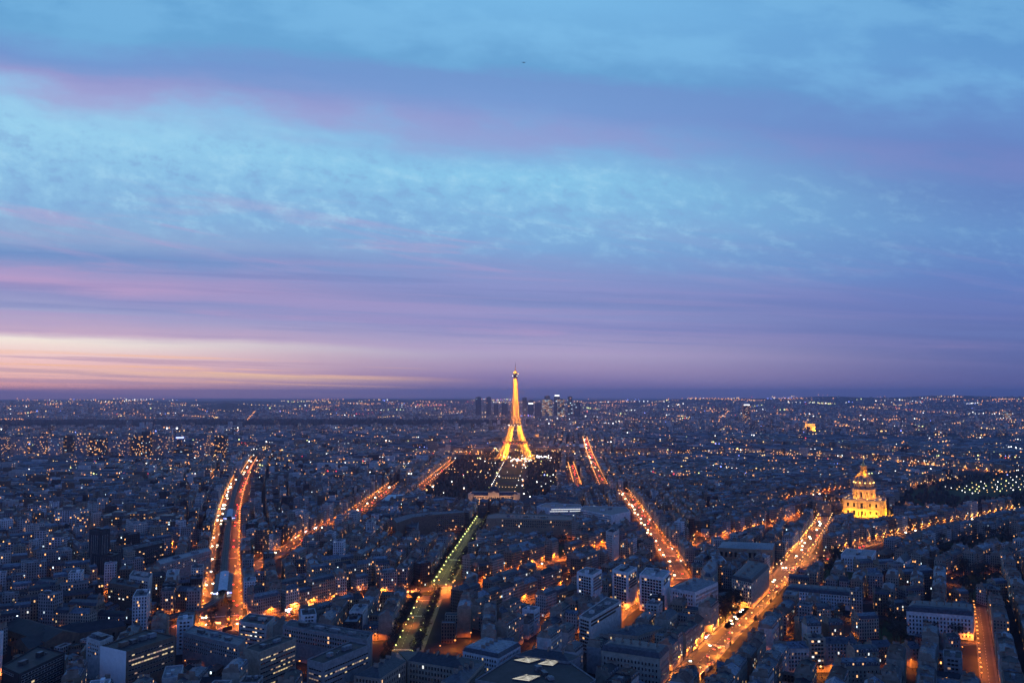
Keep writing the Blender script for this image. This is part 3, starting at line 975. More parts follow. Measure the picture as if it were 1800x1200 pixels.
hero('white_office_slab', 'long white modern office with a strip of yellow-lit windows below the parade school', 'office building',
     [(943, 890), (960, 884), (1020, 887), (1024, 892), (965, 893)], 26, 'white', 'flat', 'pale_zinc', dict(office, lit=0.1, limit=96, surround='plain_white', rowlit=lambda k, n: 0.9 if k in (n - 1, n - 2) else 0.1, litmat='room_white'))
hero('white_office_slab', 'long white modern office with unlit windows, ending at tower boulevard', 'office building',
     [(1020, 896), (1026, 889), (1100, 891), (1108, 899), (1075, 906)], 26, 'white', 'flat', 'pale_zinc', dict(office, lit=0.03, limit=96, surround='plain_white'))
hero('arcaded_hall', 'low hall with a row of tall arched openings and pale blue roof near dome boulevard', 'hall',
     [(1262, 962), (1358, 966), (1362, 954), (1270, 951)], 22, 'ochre', 'hip', 'pale_zinc', dict(pitch=6.0, storey=10, w=3.4, hh=6.5, lit=0.0, limit=24, z0=9, surround='plain_cream'), boxes=0, roof_h=3)
hero('barracks_building', 'long white building with dormered dark roof, standing across the top of the lamplit lane', 'school',
     [(1593, 1073), (1710, 1082), (1712, 1068), (1602, 1061)], 22, 'white', 'mansard', 'slate', dict(pitch=2.9, storey=3.6, w=1.2, hh=2.0, lit=0.01, limit=98), boxes=8, roof_h=5)
hero('white_terrace', 'low white terrace with dark dormers beside dome boulevard crossing', 'house',
     [(1380, 1037), (1497, 1047), (1500, 1038), (1388, 1030)], 15, 'white', 'mansard', 'slate', dict(pitch=2.6, storey=3.4, w=1.1, hh=1.8, lit=0.03, limit=90), boxes=7, roof_h=4.5)
hero('white_institute', 'white building with arched upper windows above the garden crossing trees', 'school',
     [(1478, 975), (1532, 980), (1540, 968), (1488, 964)], 20, 'white', 'flat', 'pale_zinc', dict(pitch=3.0, storey=4.0, w=1.4, hh=2.3, lit=0.08, limit=60))
hero('round_front_building', 'round-fronted pale apartment building at the street fork near arcaded hall', 'apartment building',
     [(1232, 1004), (1238, 1012), (1250, 1014), (1260, 1006), (1262, 994), (1244, 990)], 26, 'cream', 'mansard', 'zinc', dict(pitch=2.4, storey=3.2, w=1.1, hh=1.8, lit=0.08, limit=60))
hero('corner_apartment_block', 'cream corner block with orange-lit storeys above the dome boulevard trees', 'apartment building',
     [(1286, 1016), (1322, 1024), (1352, 996), (1314, 988)], 27, 'cream', 'mansard', 'zinc', dict(pitch=2.4, storey=3.2, w=1.1, hh=1.9, lit=0.20, limit=90), boxes=4)
hero('bank_building', 'pale grey institution with square windows across from brick-red lit street', 'office building',
     [(1178, 1032), (1222, 1040), (1262, 1022), (1220, 1014)], 24, 'white', 'hip', 'pale_zinc', dict(pitch=3.0, storey=4, w=1.4, hh=2.1, lit=0.03, limit=80), boxes=3)
hero('pale_chapel', 'small pale chapel-like house with dark gable beside the park trees', 'house',
     [(1574, 985), (1590, 989), (1602, 981), (1586, 977)], 18, 'white', 'gable', 'slate', dict(pitch=3, storey=5, w=1.2, hh=2.4, lit=0.0, limit=8), boxes=0, roof_h=7)

# glowing white canopy hall on west avenue
g = thing('canopy_hall', 'hall with sloping pale canopy roof lit white from below, beside west avenue', 'hall', (*PZ(690, 893), 0), R(-24))
b = MB()
b.box((0, 0, 0), (30, 22, 11), 'plain_white')
b.obj('wall', g)
b = MB()
b.face([(-19, -15, 14), (19, -15, 17), (19, 15, 27), (-19, 15, 24)], 'glass_roof')
b.face([(-19, 15, 23.4), (19, 15, 26.4), (19, -15, 16.4), (-19, -15, 13.4)], 'plain_white')
for p, q in (((-19, -15), (19, -15)), ((19, -15), (19, 15)), ((19, 15), (-19, 15)), ((-19, 15), (-19, -15))):
    zf = lambda x, y: 15.5 + x * 1.5 / 19 + (y * 5 / 15 + 5)
    b.face([(*p, zf(*p) - 0.6 - 0.0), (*q, zf(*q) - 0.6), (*q, zf(*q)), (*p, zf(*p))], 'plain_white')
b.obj('canopy', g)
for x, y in ((-17, -13), (17, -13), (17, 13), (-17, 13), (0, -13)):
    b = MB()
    b.bar((x, y, 0), (x, y, 14.5 + (y + 13) * 0.3), 0.8, 'plain_white')
    b.obj('column', g)
for i in range(6):
    link('window', window_mesh('room_white', 3.4, 4.0, surround='plain_white'), g, (-11.5 + i * 4.6, -11.02, 6))
for x in (-12, 0, 12):
    l = bpy.data.lights.new('hall_light', 'SPOT')
    l.energy, l.color, l.spot_size, l.shadow_soft_size = 9000, (0.9, 1.0, 0.95), R(150), 0.4
    link('hall_light', l, g, (x, -16, 12))
block_seg(PZ(690, 893), PZ(690, 893), 24)


def lamp_light(parent, loc, energy, color, typ='POINT', rot=None, size=140, soft=0.5, name='flood_light'):
    l = bpy.data.lights.new(name, typ)
    l.energy, l.color, l.shadow_soft_size = energy, color, soft
    if typ == 'SPOT':
        l.spot_size, l.spot_blend = R(size), 0.6
    o = link(name, l, parent, loc)
    if rot is not None:
        o.rotation_euler = rot
    return o


def aim(o, d):
    o.rotation_euler = Vector(d).to_track_quat('-Z', 'Y').to_euler()


GOLD = (1.0, 0.355, 0.02)

# ---------------------------------------------------------------- iron lattice tower
tower = thing('iron_lattice_tower', 'tall golden-lit iron lattice tower standing above the park', 'tower', (*EIF, 0), R(7))


def half(z):        # outer half width of the tower at height z
    zs = (0, 28, 57, 85, 115, 150, 200, 240, 276)
    ws = (62.5, 47.0, 34.5, 24.6, 16.8, 11.8, 8.0, 6.2, 4.8)
    return float(np.interp(z, zs, ws))


def legw(z):
    return float(np.interp(z, (0, 57, 115), (23.0, 15.0, 9.5)))


def lattice(mb, zs, corner, t, tb, mat='iron'):
    prev = None
    for z in zs:
        cur = [Vector((*p, z)) for p in corner(z)]
        if prev:
            for i in range(4):
                j = (i + 1) % 4
                mb.bar(prev[i], cur[i], t, mat)
                mb.bar(prev[i], cur[j], tb, mat)
                mb.bar(prev[j], cur[i], tb, mat)
                mb.bar(cur[i], cur[j], tb, mat)
        prev = cur


for sx in (-1, 1):
    for sy in (-1, 1):
        def corner(z, sx=sx, sy=sy):
            o, w = half(z), legw(z)
            i = o - w
            return [(sx * o, sy * o), (sx * i, sy * o), (sx * i, sy * i), (sx * o, sy * i)]
        b = MB()
        lattice(b, (3, 14, 25, 36, 47, 57), corner, 2.1, 1.0)
        lattice(b, (63, 74, 85, 95, 105, 115), corner, 1.9, 0.9)
        o = half(0) - legw(0) / 2
        b.box((sx * o, sy * o, 0), (30, 30, 3.4), 'masonry')
        leg = b.obj('leg', tower)
        for z in (7, 16, 27, 38, 49):
            c = half(z) - legw(z) / 2
            lamp_light(leg, (sx * c, sy * c, z), 110000, GOLD)
        for z in (66, 76, 87, 98, 108):
            c = half(z) - legw(z) / 2
            lamp_light(leg, (sx * c, sy * c, z), 60000, GOLD)
        for z in (5, 14, 23, 33, 44, 66, 78, 90, 102):
            f = MB()
            f.octa((0, 0, 0), 1.1, 'flood_gold')
            f.box((0, 0, -1.6), (1.4, 1.4, 0.5), 'steel')
            oo, ii = half(z) - 1, half(z) - legw(z) + 1
            f.obj('floodlight', leg, (sx * (oo if z % 2 else ii), sy * (ii if z % 2 else oo), z))
for k in range(4):      # the arches under the first platform
    b = MB()
    pr = None
    for i in range(17):
        a = PI * i / 16
        p = Vector((math.cos(a) * 38, -44.5 + math.sin(a) * 7, 12 + math.sin(a) * 39))
        q = Vector((math.cos(a) * 41.5, -44.5 + math.sin(a) * 7, 12 + math.sin(a) * 43))
        if pr:
            b.bar(pr[0], p, 1.2, 'iron')
            b.bar(pr[1], q, 1.2, 'iron')
            b.bar(pr[0], q, 0.8, 'iron')
        b.bar(p, q, 0.8, 'iron')
        pr = (p, q)
    o = b.obj('arch', tower)
    o.rotation_euler = (0, 0, k * PI / 2)


def ring_platform(name, hw, z0, z1, hole, lights, mat_l):
    b = MB()
    for k in range(4):
        c, s_ = math.cos(k * PI / 2), math.sin(k * PI / 2)
        rot = lambda x, y: (x * c - y * s_, x * s_ + y * c)
        q = [rot(-hw, -hw), rot(hw, -hw), rot(hole, -hole), rot(-hole, -hole)]
        b.prism(q, z0, z0 + 1.2, 'iron', 'steel', True)
        n = int(hw / 2.4)
        for i in range(n):
            x0, x1 = -hw + 2 * hw * i / n, -hw + 2 * hw * (i + 1) / n
            b.bar((*rot(x0, -hw), z0), (*rot(x0, -hw), z1), 0.8, 'iron')
            b.bar((*rot(x0, -hw), z0), (*rot(x1, -hw), z1), 0.6, 'iron')
        b.bar((*rot(-hw, -hw), z1), (*rot(hw, -hw), z1), 1.0, 'iron')
        q = [rot(-hw * .7, -hw + 3), rot(hw * .7, -hw + 3), rot(hw * .7, -hw + 8), rot(-hw * .7, -hw + 8)]
        b.prism(q, z0 + 1.2, z1 - 0.5, 'glass_dark', 'steel')
    p = b.obj(name, tower)
    for k in range(4):
        for i in range(lights):
            a = -hw + 2 * hw * (i + 0.5) / lights
            f = MB()
            f.octa((0, 0, 0), 1.0, mat_l)
            c, s_ = math.cos(k * PI / 2), math.sin(k * PI / 2)
            x, y = a, -hw - 0.8
            f.obj('platform_light', p, (x * c - y * s_, x * s_ + y * c, z0 + 2.2))
    return p


ring_platform('first_platform', 37.5, 56, 63, 20, 7, 'tail_light')
ring_platform('second_platform', 21.5, 114.5, 120, 8, 4, 'sparkle')
b = MB()


def shaft(z):
    o = half(z)
    return [(-o, -o), (o, -o), (o, o), (-o, o)]


zs = [121]
while zs[-1] < 270:
    zs.append(zs[-1] + max(6.0, half(zs[-1]) * 0.62))
zs[-1] = 276
lattice(b, zs, shaft, 1.9, 0.95)
for z0, z1 in zip(zs, zs[1:]):      # the inner faces of the merged legs
    for s in (-1, 1):
        for ax in (0, 1):
            i0, i1 = half(z0) * 0.28 * s, half(z1) * 0.28 * s
            f0, f1 = half(z0), half(z1)
            for e in (-1, 1):
                A = (i0, e * f0, z0) if ax == 0 else (e * f0, i0, z0)
                B = (i1, e * f1, z1) if ax == 0 else (e * f1, i1, z1)
                b.bar(A, B, 1.3, 'iron')
up = b.obj('upper_shaft', tower)
z = 124.0
while z < 272:
    lamp_light(up, (0, 0, z), 38000 if z < 160 else 32000 if z < 200 else 34000, GOLD)
    z += max(6, half(z) * 0.75)
for i, z in enumerate(np.linspace(122, 270, 16)):
    for s in (-1, 1):
        f = MB()
        f.octa((0, 0, 0), 0.9, 'flood_gold')
        f.obj('floodlight', up, (s * half(z), -s * half(z) if i % 2 else s * half(z), float(z)))
b = MB()
b.lathe([(6, 276), (8.6, 279), (8.6, 284), (7, 285.5), (7, 289), (8, 291), (4.5, 296), (3.2, 300), (1.6, 304)], 'steel', 20)
cab = b.obj('summit_cabin', tower)
for k in range(6):
    f = MB()
    f.octa((0, 0, 0), 1.5 if k < 4 else 1.1, 'sparkle' if k % 2 else 'flood_gold')
    a = k * PI / 3
    f.obj('summit_lamp', cab, (9.2 * math.cos(a), 9.2 * math.sin(a), 283 if k % 2 else 290))
for k in range(4):
    lamp_light(cab, (6.5 * math.cos(k * PI / 2), 6.5 * math.sin(k * PI / 2), 297), 16000, GOLD)
b = MB()
b.bar((0, 0, 303), (0, 0, 316), 2.0, 'iron', 1.4)
b.bar((0, 0, 316), (0, 0, 330), 1.1, 'steel', 0.5)
b.bar((-2, 0, 309), (2, 0, 309), 0.8, 'steel')
b.bar((0, -2, 312), (0, 2, 312), 0.8, 'steel')
b.obj('antenna', tower)
# bright pavilions and fair stalls under the tower
for k in range(30):
    x, y = random.uniform(-26, 48), random.uniform(-95, 15)
    c, s_ = math.cos(R(7)), math.sin(R(7))
    st = thing('ticket_kiosk', 'small bright white kiosk with pitched lid under the lattice tower arches', 'kiosk', (EIF[0] + x * c - y * s_, EIF[1] + x * s_ + y * c, 0), random.uniform(0, 3), 'kiosks under the lattice tower')
    b = MB()
    b.box((0, 0, 0), (4.5, 4.0, 3.0), 'plain_white')
    b.obj('wall', st)
    b = MB()
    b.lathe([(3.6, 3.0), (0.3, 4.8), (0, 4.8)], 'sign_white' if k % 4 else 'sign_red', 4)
    b.obj('awning', st)

for k in range(34):     # string of festive lamps beside the tower's feet
    x, y = random.uniform(20, 120), random.uniform(-70, 60)
    st = thing('festive_lamp', 'white sparkling lamp on a short pole beside the lattice tower feet', 'lamp', (EIF[0] + x, EIF[1] + y, 0), 0, 'festive lamps beside the lattice tower')
    b = MB()
    b.bar((0, 0, 0), (0, 0, 6), 0.4, 'steel', 0.2)
    b.obj('pole', st)
    b = MB()
    b.octa((0, 0, 6.6 + random.uniform(0, 6)), random.uniform(1.2, 2.2), random.choice(('sparkle', 'sparkle', 'lamp_yellow', 'sign_white')))
    b.obj('globe', st)

# ---------------------------------------------------------------- golden domed church
DX, DY = PZ(1520, 905)
dome = thing('domed_church', 'floodlit golden church with ribbed dome and gilded lantern on a square base', 'church', (DX, DY, 0), R(-31))
block_seg((DX, DY), (DX, DY), 62)
block_seg((DX, DY), tuple(Vector((DX, DY)) * (1 - 120 / math.hypot(DX, DY))), 46)


def cut_wall(mb, x0, x1, y, z0, z1, mat, opens, depth=1.4, glass='glass_dark'):
    """A wall facing -y with real recessed openings (x0,x1,z0,z1)."""
    xs = sorted({x0, x1, *[o[0] for o in opens], *[o[1] for o in opens]})
    zs_ = sorted({z0, z1, *[o[2] for o in opens], *[o[3] for o in opens]})
    for i in range(len(xs) - 1):
        for j in range(len(zs_) - 1):
            cx, cz = (xs[i] + xs[i + 1]) / 2, (zs_[j] + zs_[j + 1]) / 2
            if any(o[0] < cx < o[1] and o[2] < cz < o[3] for o in opens):
                continue
            mb.face([(xs[i], y, zs_[j]), (xs[i + 1], y, zs_[j]), (xs[i + 1], y, zs_[j + 1]), (xs[i], y, zs_[j + 1])], mat)
    for a, b_, c, d in opens:
        mb.face([(a, y, c), (a, y + depth, c), (a, y + depth, d), (a, y, d)], mat)
        mb.face([(b_, y + depth, c), (b_, y, c), (b_, y, d), (b_, y + depth, d)], mat)
        mb.face([(a, y, d), (b_, y, d), (b_, y + depth, d), (a, y + depth, d)], mat)
        mb.face([(a, y + depth, c), (b_, y + depth, c), (b_, y, c), (a, y, c)], mat)
        mb.face([(a, y + depth, c), (b_, y + depth, c), (b_, y + depth, d), (a, y + depth, d)], glass)


for k in range(4):
    b = MB()
    ops = []
    for x in (-24, -13.5, 13.5, 24):
        ops += [(x - 1.8, x + 1.8, 3.5, 11.5), (x - 1.6, x + 1.6, 18.5, 25)]
    cut_wall(b, -30, 30, -30, 0, 30, 'stone', ops)
    for z, t in ((15, 1.0), (29, 1.6)):
        b.box((0, -30.5, z), (61.6, 0.9, t), 'stone')
    for x in (-29, -19, -8.6, 8.6, 19, 29):
        for z0 in (0, 16):
            b.box((x, -30.5, z0), (1.5, 0.7, 13), 'stone')
    o = b.obj('wall', dome)
    o.rotation_euler = (0, 0, k * PI / 2)
    # projecting central portico with columns, two storeys and a pediment
    b = MB()
    cut_wall(b, -9, 9, -34.4, 0, 30, 'stone', [(-2.2, 2.2, 1.5, 11.5), (-2, 2, 17.5, 26), (-6.6, -4.6, 3, 10), (4.6, 6.6, 3, 10)], 2.0)
    for s in (-1, 1):
        b.face([(s * 9, -34.4, 0), (s * 9, -30.02, 0), (s * 9, -30.02, 30), (s * 9, -34.4, 30)][::s], 'stone')
    for z in (14.2, 28.6):
        b.box((0, -35.4, z), (20, 2.4, 1.4), 'stone')
    b.face([(-10, -36.4, 30.02), (10, -36.4, 30.02), (0, -36.4, 35.5)], 'stone')
    b.face([(-10, -36.4, 30.02), (0, -36.4, 35.5), (0, -29, 35.5), (-10, -29, 30.02)], 'lead')
    b.face([(10, -36.4, 30.02), (10, -29, 30.02), (0, -29, 35.5), (0, -36.4, 35.5)], 'lead')
    po = b.obj('portico', dome)
    po.rotation_euler = (0, 0, k * PI / 2)
    for x in (-8, -3.4, 3.4, 8):
        for z0 in (0, 15.6):
            c = MB()
            c.lathe([(1.1, 0), (1.1, 0.8), (0.75, 1.0), (0.65, 11.8), (1.1, 12.6), (1.1, 13.0)], 'stone', 12)
            c.obj('column', po, (x, -35.8, z0))
b = MB()
b.prism([(-30, -30), (30, -30), (30, 30), (-30, 30)], 30.0, 30.4, 'stone', 'lead')
for k in range(4):
    c, s_ = math.cos(k * PI / 2), math.sin(k * PI / 2)
    q = [(x * c - y * s_, x * s_ + y * c) for x, y in ((-30, -30), (30, -30), (30, -29.3), (-30, -29.3))]
    b.prism(q, 30.4, 32.0, 'stone', 'stone')
b.obj('terrace_roof', dome)
b = MB()
n = 24
for i in range(n):      # drum with tall windows between paired pilasters
    a0, a1 = 2 * PI * i / n, 2 * PI * (i + 1) / n
    rr_ = 18.4
    if i % 2 == 0:
        b.face([(rr_ * math.cos(a0), rr_ * math.sin(a0), 30.4), (rr_ * math.cos(a1), rr_ * math.sin(a1), 30.4), (rr_ * math.cos(a1), rr_ * math.sin(a1), 48), (rr_ * math.cos(a0), rr_ * math.sin(a0), 48)], 'stone')
    else:
        for z0, z1 in ((30.4, 35), (44, 48)):
            b.face([(rr_ * math.cos(a0), rr_ * math.sin(a0), z0), (rr_ * math.cos(a1), rr_ * math.sin(a1), z0), (rr_ * math.cos(a1), rr_ * math.sin(a1), z1), (rr_ * math.cos(a0), rr_ * math.sin(a0), z1)], 'stone')
        for f0, f1 in ((0, 0.28), (0.72, 1)):
            p, q = a0 + (a1 - a0) * f0, a0 + (a1 - a0) * f1
            b.face([(rr_ * math.cos(p), rr_ * math.sin(p), 35), (rr_ * math.cos(q), rr_ * math.sin(q), 35), (rr_ * math.cos(q), rr_ * math.sin(q), 44), (rr_ * math.cos(p), rr_ * math.sin(p), 44)], 'stone')
b.lathe([(16.8, 30.4), (16.8, 48)], 'glass_dark', 24)
b.lathe([(19.6, 46.6), (20.2, 47.2), (20.2, 48.6), (17.8, 48.6)], 'stone', 32)
b.lathe([(20.0, 30.4), (20.0, 32.6), (18.4, 32.6)], 'stone', 32)
dr = b.obj('drum', dome)
for i in range(24):
    a = 2 * PI * i / 24
    c = MB()
    c.lathe([(1.0, 0), (1.0, 0.6), (0.75, 0.8), (0.65, 13.0), (1.0, 14.0)], 'stone', 8)
    c.obj('column', dr, (19.2 * math.cos(a), 19.2 * math.sin(a), 32.6))
b = MB()
b.lathe([(17.2, 48.6), (17.2, 58.0), (18.0, 58.4), (18.0, 59.6), (16.4, 59.6)], 'lead', 36)
at_ = b.obj('attic', dome)
for i in range(12):
    a = 2 * PI * (i + 0.5) / 12
    w_ = link('attic_window', window_mesh('glass_dark', 1.8, 3.6, surround='stone'), at_, (17.3 * math.cos(a), 17.3 * math.sin(a), 53.5), a + PI / 2)
b = MB()
prof = [(16.4, 59.6), (16.0, 63), (14.8, 67), (12.6, 71), (9.4, 74.4), (7.0, 75.8)]
b.lathe(prof, 'lead', 36)
cu = b.obj('cupola', dome)
for i in range(12):
    b = MB()
    a = 2 * PI * i / 12
    for (r0, z0), (r1, z1) in zip(prof, prof[1:]):
        b.bar(((r0 + .2) * math.cos(a), (r0 + .2) * math.sin(a), z0), ((r1 + .2) * math.cos(a), (r1 + .2) * math.sin(a), z1), 1.1, 'gilt')
    b.obj('gilded_rib', cu)
    f = MB()
    f.octa((0, 0, 0), 1.25, 'flood_gold')
    a += PI / 12
    f.obj('dome_lamp', cu, (17.4 * math.cos(a), 17.4 * math.sin(a), 60.6))
    if i % 2 == 0:
        lamp_light(cu, (19.5 * math.cos(a), 19.5 * math.sin(a), 60.5), 2400, GOLD)
b = MB()
b.lathe([(7.6, 75.6), (7.6, 77), (5.2, 78), (5.2, 80.2)], 'gilt', 20)
b.lathe([(6.0, 80.2), (6.0, 81.2), (3.4, 81.6)], 'gilt', 20)
for i in range(8):
    a = 2 * PI * i / 8
    b.bar((4.6 * math.cos(a), 4.6 * math.sin(a), 81.2), (4.6 * math.cos(a), 4.6 * math.sin(a), 89), 1.2, 'gilt')
b.lathe([(2.6, 81.2), (2.6, 89)], 'gilt', 12)
b.lathe([(5.6, 89), (5.6, 90.4), (3.6, 91.5), (1.4, 95), (0.5, 103), (0.0, 104.5)], 'gilt', 16)
b.bar((-1.2, 0, 105.5), (1.2, 0, 105.5), 0.4, 'gilt')
b.bar((0, 0, 104), (0, 0, 107), 0.4, 'gilt')
la = b.obj('lantern', dome)
for k in range(4):
    a = k * PI / 2 + 0.4
    lamp_light(la, (11 * math.cos(a), 11 * math.sin(a), 77), 9000, GOLD)
for k in range(4):
    a = k * PI / 2
    for s in (-22, -11, 0, 11, 22):
        x, y = s, -47
        o = lamp_light(dome, (x * math.cos(a) - y * math.sin(a), x * math.sin(a) + y * math.cos(a), 1.5), 62000, (1.0, 0.38, 0.012), 'SPOT', None, 125, 0.6)
        aim(o, (-math.sin(a) * 1.0, math.cos(a) * 1.0, 0.55))
    for s in (-22, -9, 9, 22):
        x, y = s, -27.5
        o = lamp_light(dome, (x * math.cos(a) - y * math.sin(a), x * math.sin(a) + y * math.cos(a), 32.5), 19000, GOLD, 'SPOT', None, 120, 0.4)
        aim(o, (-math.sin(a) - s * 0.02 * math.cos(a), math.cos(a) - s * 0.02 * math.sin(a), 0.9))
        f = MB()
        f.octa((0, 0, 0), 0.9, 'lamp_yellow')
        f.obj('terrace_lamp', dome, (x * math.cos(a) - (y - 2.4) * math.sin(a), x * math.sin(a) + (y - 2.4) * math.cos(a), 32.6))
b = MB()
b.face([(x, y, 0.5) for x, y in ccw([PZ(1432, 916), PZ(1490, 902), PZ(1600, 906), PZ(1570, 922), PZ(1470, 926)])], 'pavement')
kind(b.obj('forecourt_pavement'), 'structure')

# ---------------------------------------------------------------- parade school at the end of the park
sx_, sy_ = PZ(868, 887)
sch = thing('parade_school', 'long warm-lit stone palace with central domed pavilion at the end of the park lawn', 'school', (sx_, sy_, 0), R(-3))
b = MB()
cut_wall(b, -46, -11, 0, 0, 19, 'stone', [(-44 + i * 3.2, -42.4 + i * 3.2, z, z + h_) for i in range(10) for z, h_ in ((1.5, 4.2), (7.6, 3.6), (13.4, 2.6))], 0.7)
cut_wall(b, 11, 46, 0, 0, 19, 'stone', [(13.4 + i * 3.2, 15 + i * 3.2, z, z + h_) for i in range(10) for z, h_ in ((1.5, 4.2), (7.6, 3.6), (13.4, 2.6))], 0.7)
cut_wall(b, -11, 11, -4, 0, 24, 'stone', [(-9 + i * 3.8, -6.6 + i * 3.8, z, z + 5.4) for i in range(5) for z in (1.5, 10.5)], 1.2)
for s in (-1, 1):
    b.face([(s * 11, -4, 0), (s * 11, 0, 0), (s * 11, 0, 24), (s * 11, -4, 24)][::s], 'stone')
b.prism([(-46, 0.9), (46, 0.9), (46, 18), (-46, 18)], 0, 19, 'stone', 'lead')
b.obj('wall', sch)
b = MB()
for x0, x1, z0, z1, y0, y1 in ((-46.4, -11, 19, 25, -0.4, 18), (11, 46.4, 19, 25, -0.4, 18)):
    b.face([(x0, y0, z0), (x1, y0, z0), (x1, y0 + 5, z1), (x0, y0 + 5, z1)], 'slate')
    b.face([(x0, y0 + 5, z1), (x1, y0 + 5, z1), (x1, y1, z1), (x0, y1, z1)], 'slate')
    for x in (x0, x1):
        b.face([(x, y0, z0), (x, y0 + 5, z1), (x, y1, z1), (x, y1, z0)], 'slate')
b.obj('roof', sch)
b = MB()
b.prism([(-11, -4), (11, -4), (11, 16), (-11, 16)], 24, 25, 'stone', 'slate')
pr = [(11, 25), (10.4, 29), (8.8, 33), (6, 36), (3, 37)]
for (r0, z0), (r1, z1) in zip(pr, pr[1:]):
    for k in range(4):
        a = k * PI / 2
        P = lambda u, v, z: (u * math.cos(a) - v * math.sin(a), 6 + (u * math.sin(a) + v * math.cos(a)) * 0.9, z)
        b.face([P(-r0, -r0, z0), P(r0, -r0, z0), P(r1, -r1, z1), P(-r1, -r1, z1)], 'slate')
b.box((0, 6, 37), (6, 5.4, 1.5), 'lead')
b.obj('dome', sch)
for s in (-1, 1):
    b = MB()
    b.prism([(s * 46.5 - 6, -1), (s * 46.5 + 6, -1), (s * 46.5 + 6, 19), (s * 46.5 - 6, 19)], 0, 22, 'plain_cream', 'lead')
    b.obj('end_pavilion', sch)
b = MB()
b.face([(-7, -4.4, 24.02), (7, -4.4, 24.02), (0, -4.4, 28)], 'stone')
b.obj('pediment', sch)
for x in (-38, -24, -12, 0, 12, 24, 38):
    o = lamp_light(sch, (x, -15, 1), 13000, (1.0, 0.48, 0.18), 'SPOT', None, 120)
    aim(o, (0, 1, 0.7))

# ---------------------------------------------------------------- triumphal arch
AX, AY = PZ(1422, 761)
arch = thing('triumphal_arch', 'golden floodlit stone arch standing among distant roofs', 'monument', (AX, AY, 0), R(8))
b = MB()
for s in (-1, 1):
    b.prism(ccw([(s * 30, -14), (s * 12, -14), (s * 12, 14), (s * 30, 14)]), 0, 38, 'stone', 'stone')
b.obj('pier', arch)
b = MB()
for i in range(12):
    a0, a1 = PI * i / 12, PI * (i + 1) / 12
    for y, fl in ((-14, 1), (14, -1)):
        q = [(12 * math.cos(a0), y, 26 + 12 * math.sin(a0)), (12 * math.cos(a1), y, 26 + 12 * math.sin(a1)), (12 * math.cos(a1), y, 38.01), (12 * math.cos(a0), y, 38.01)]
        b.face(q[::fl], 'stone')
    b.face([(12 * math.cos(a0), -14, 26 + 12 * math.sin(a0)), (12 * math.cos(a0), 14, 26 + 12 * math.sin(a0)), (12 * math.cos(a1), 14, 26 + 12 * math.sin(a1)), (12 * math.cos(a1), -14, 26 + 12 * math.sin(a1))], 'stone')
b.obj('vault', arch)
b = MB()
b.box((0, 0, 38), (64, 31, 2.4), 'stone')
b.box((0, 0, 40.4), (60, 28, 12), 'stone')
b.box((0, 0, 52.4), (62, 30, 2), 'stone')
b.obj('attic', arch)
for x in (-34, -20, 20, 34):
    o = lamp_light(arch, (x, -38, 2), 380000, GOLD, 'SPOT', None, 120)
    aim(o, (-x * 0.01, 1, 0.6))
for x in (-20, 0, 20):
    f = MB()
    f.octa((0, 0, 0), 2.0, 'flood_gold')
    f.obj('foot_lamp', arch, (x, -22, 2.5))

# a gilded palace pavilion behind the tower and a few other floodlit monuments
for px, py, w_, h_, lab in ((942, 778, 26, 38, 'gold-lit stone pavilion just behind the lattice tower'), (1642, 776, 40, 16, 'low gold-lit palace front far beyond the river'),
                            (1466, 780, 44, 20, 'gold-lit palace roof with bright corner below the stone arch'), (1744, 788, 12, 22, 'small gold-lit column base beyond the river quay')):
    x, y = PZ(px, py)
    o = thing('lit_pavilion', lab, 'palace', (x, y, 0), R(5))
    b = MB()
    cut_wall(b, -w_ / 2, w_ / 2, -9, 0, h_, 'stone', [(-w_ / 2 + 2 + i * 4, -w_ / 2 + 4 + i * 4, 3, h_ * 0.8) for i in range(int(w_ / 4) - 1)], 1.5)
    b.prism([(-w_ / 2, -9), (-w_ / 2 + 0.1, -9), (w_ / 2 - 0.1, -7), (w_ / 2, -9), (w_ / 2, 9), (-w_ / 2, 9)], 0, h_, 'stone', 'lead')
    b.obj('wall', o)
    b = MB()
    b.box((0, 0, h_), (w_ + 2, 20, 1.5), 'stone')
    b.lathe([(w_ * .3, h_ + 1.5), (w_ * .2, h_ + 5), (0, h_ + 6)], 'lead', 8)
    b.obj('roof', o)
    l = lamp_light(o, (0, -30, 2), 260000, GOLD, 'SPOT', None, 110)
    aim(l, (0, 1, 0.4))

# ---------------------------------------------------------------- towers of the river front and the business quarter
for nm, c, kw in (('tower_grid', (0.34, 0.34, 0.37), dict(pitch=3.6, storey=3.2, lit=0.12, glow=1.6, ww=0.36, wh=0.28)),
                  ('tower_dark', (0.10, 0.10, 0.115), dict(pitch=3.6, storey=3.4, lit=0.10, glow=1.9, ww=0.42, wh=0.34)),
                  ('tower_bands', (0.10, 0.085, 0.07), dict(pitch=7.0, storey=6.4, lit=0.16, glow=0.6, ww=0.47, wh=0.2)),
                  ('tower_pale', (0.52, 0.51, 0.53), dict(pitch=3.8, storey=3.1, lit=0.09, glow=1.6, ww=0.3, wh=0.28)),
                  ('tower_lit', (0.20, 0.17, 0.14), dict(pitch=3.4, storey=3.0, lit=0.16, glow=1.5, ww=0.3, wh=0.28)),
                  ('tower_far', (0.24, 0.25, 0.28), dict(pitch=14, storey=9, lit=0.06, glow=1.3, ww=0.44, wh=0.4, cool=0.5)),
                  ('tower_glow', (0.20, 0.21, 0.22), dict(pitch=14, storey=9, lit=0.6, glow=0.45, ww=0.47, wh=0.42, cool=0.2))):
    facade(nm, c, **kw)


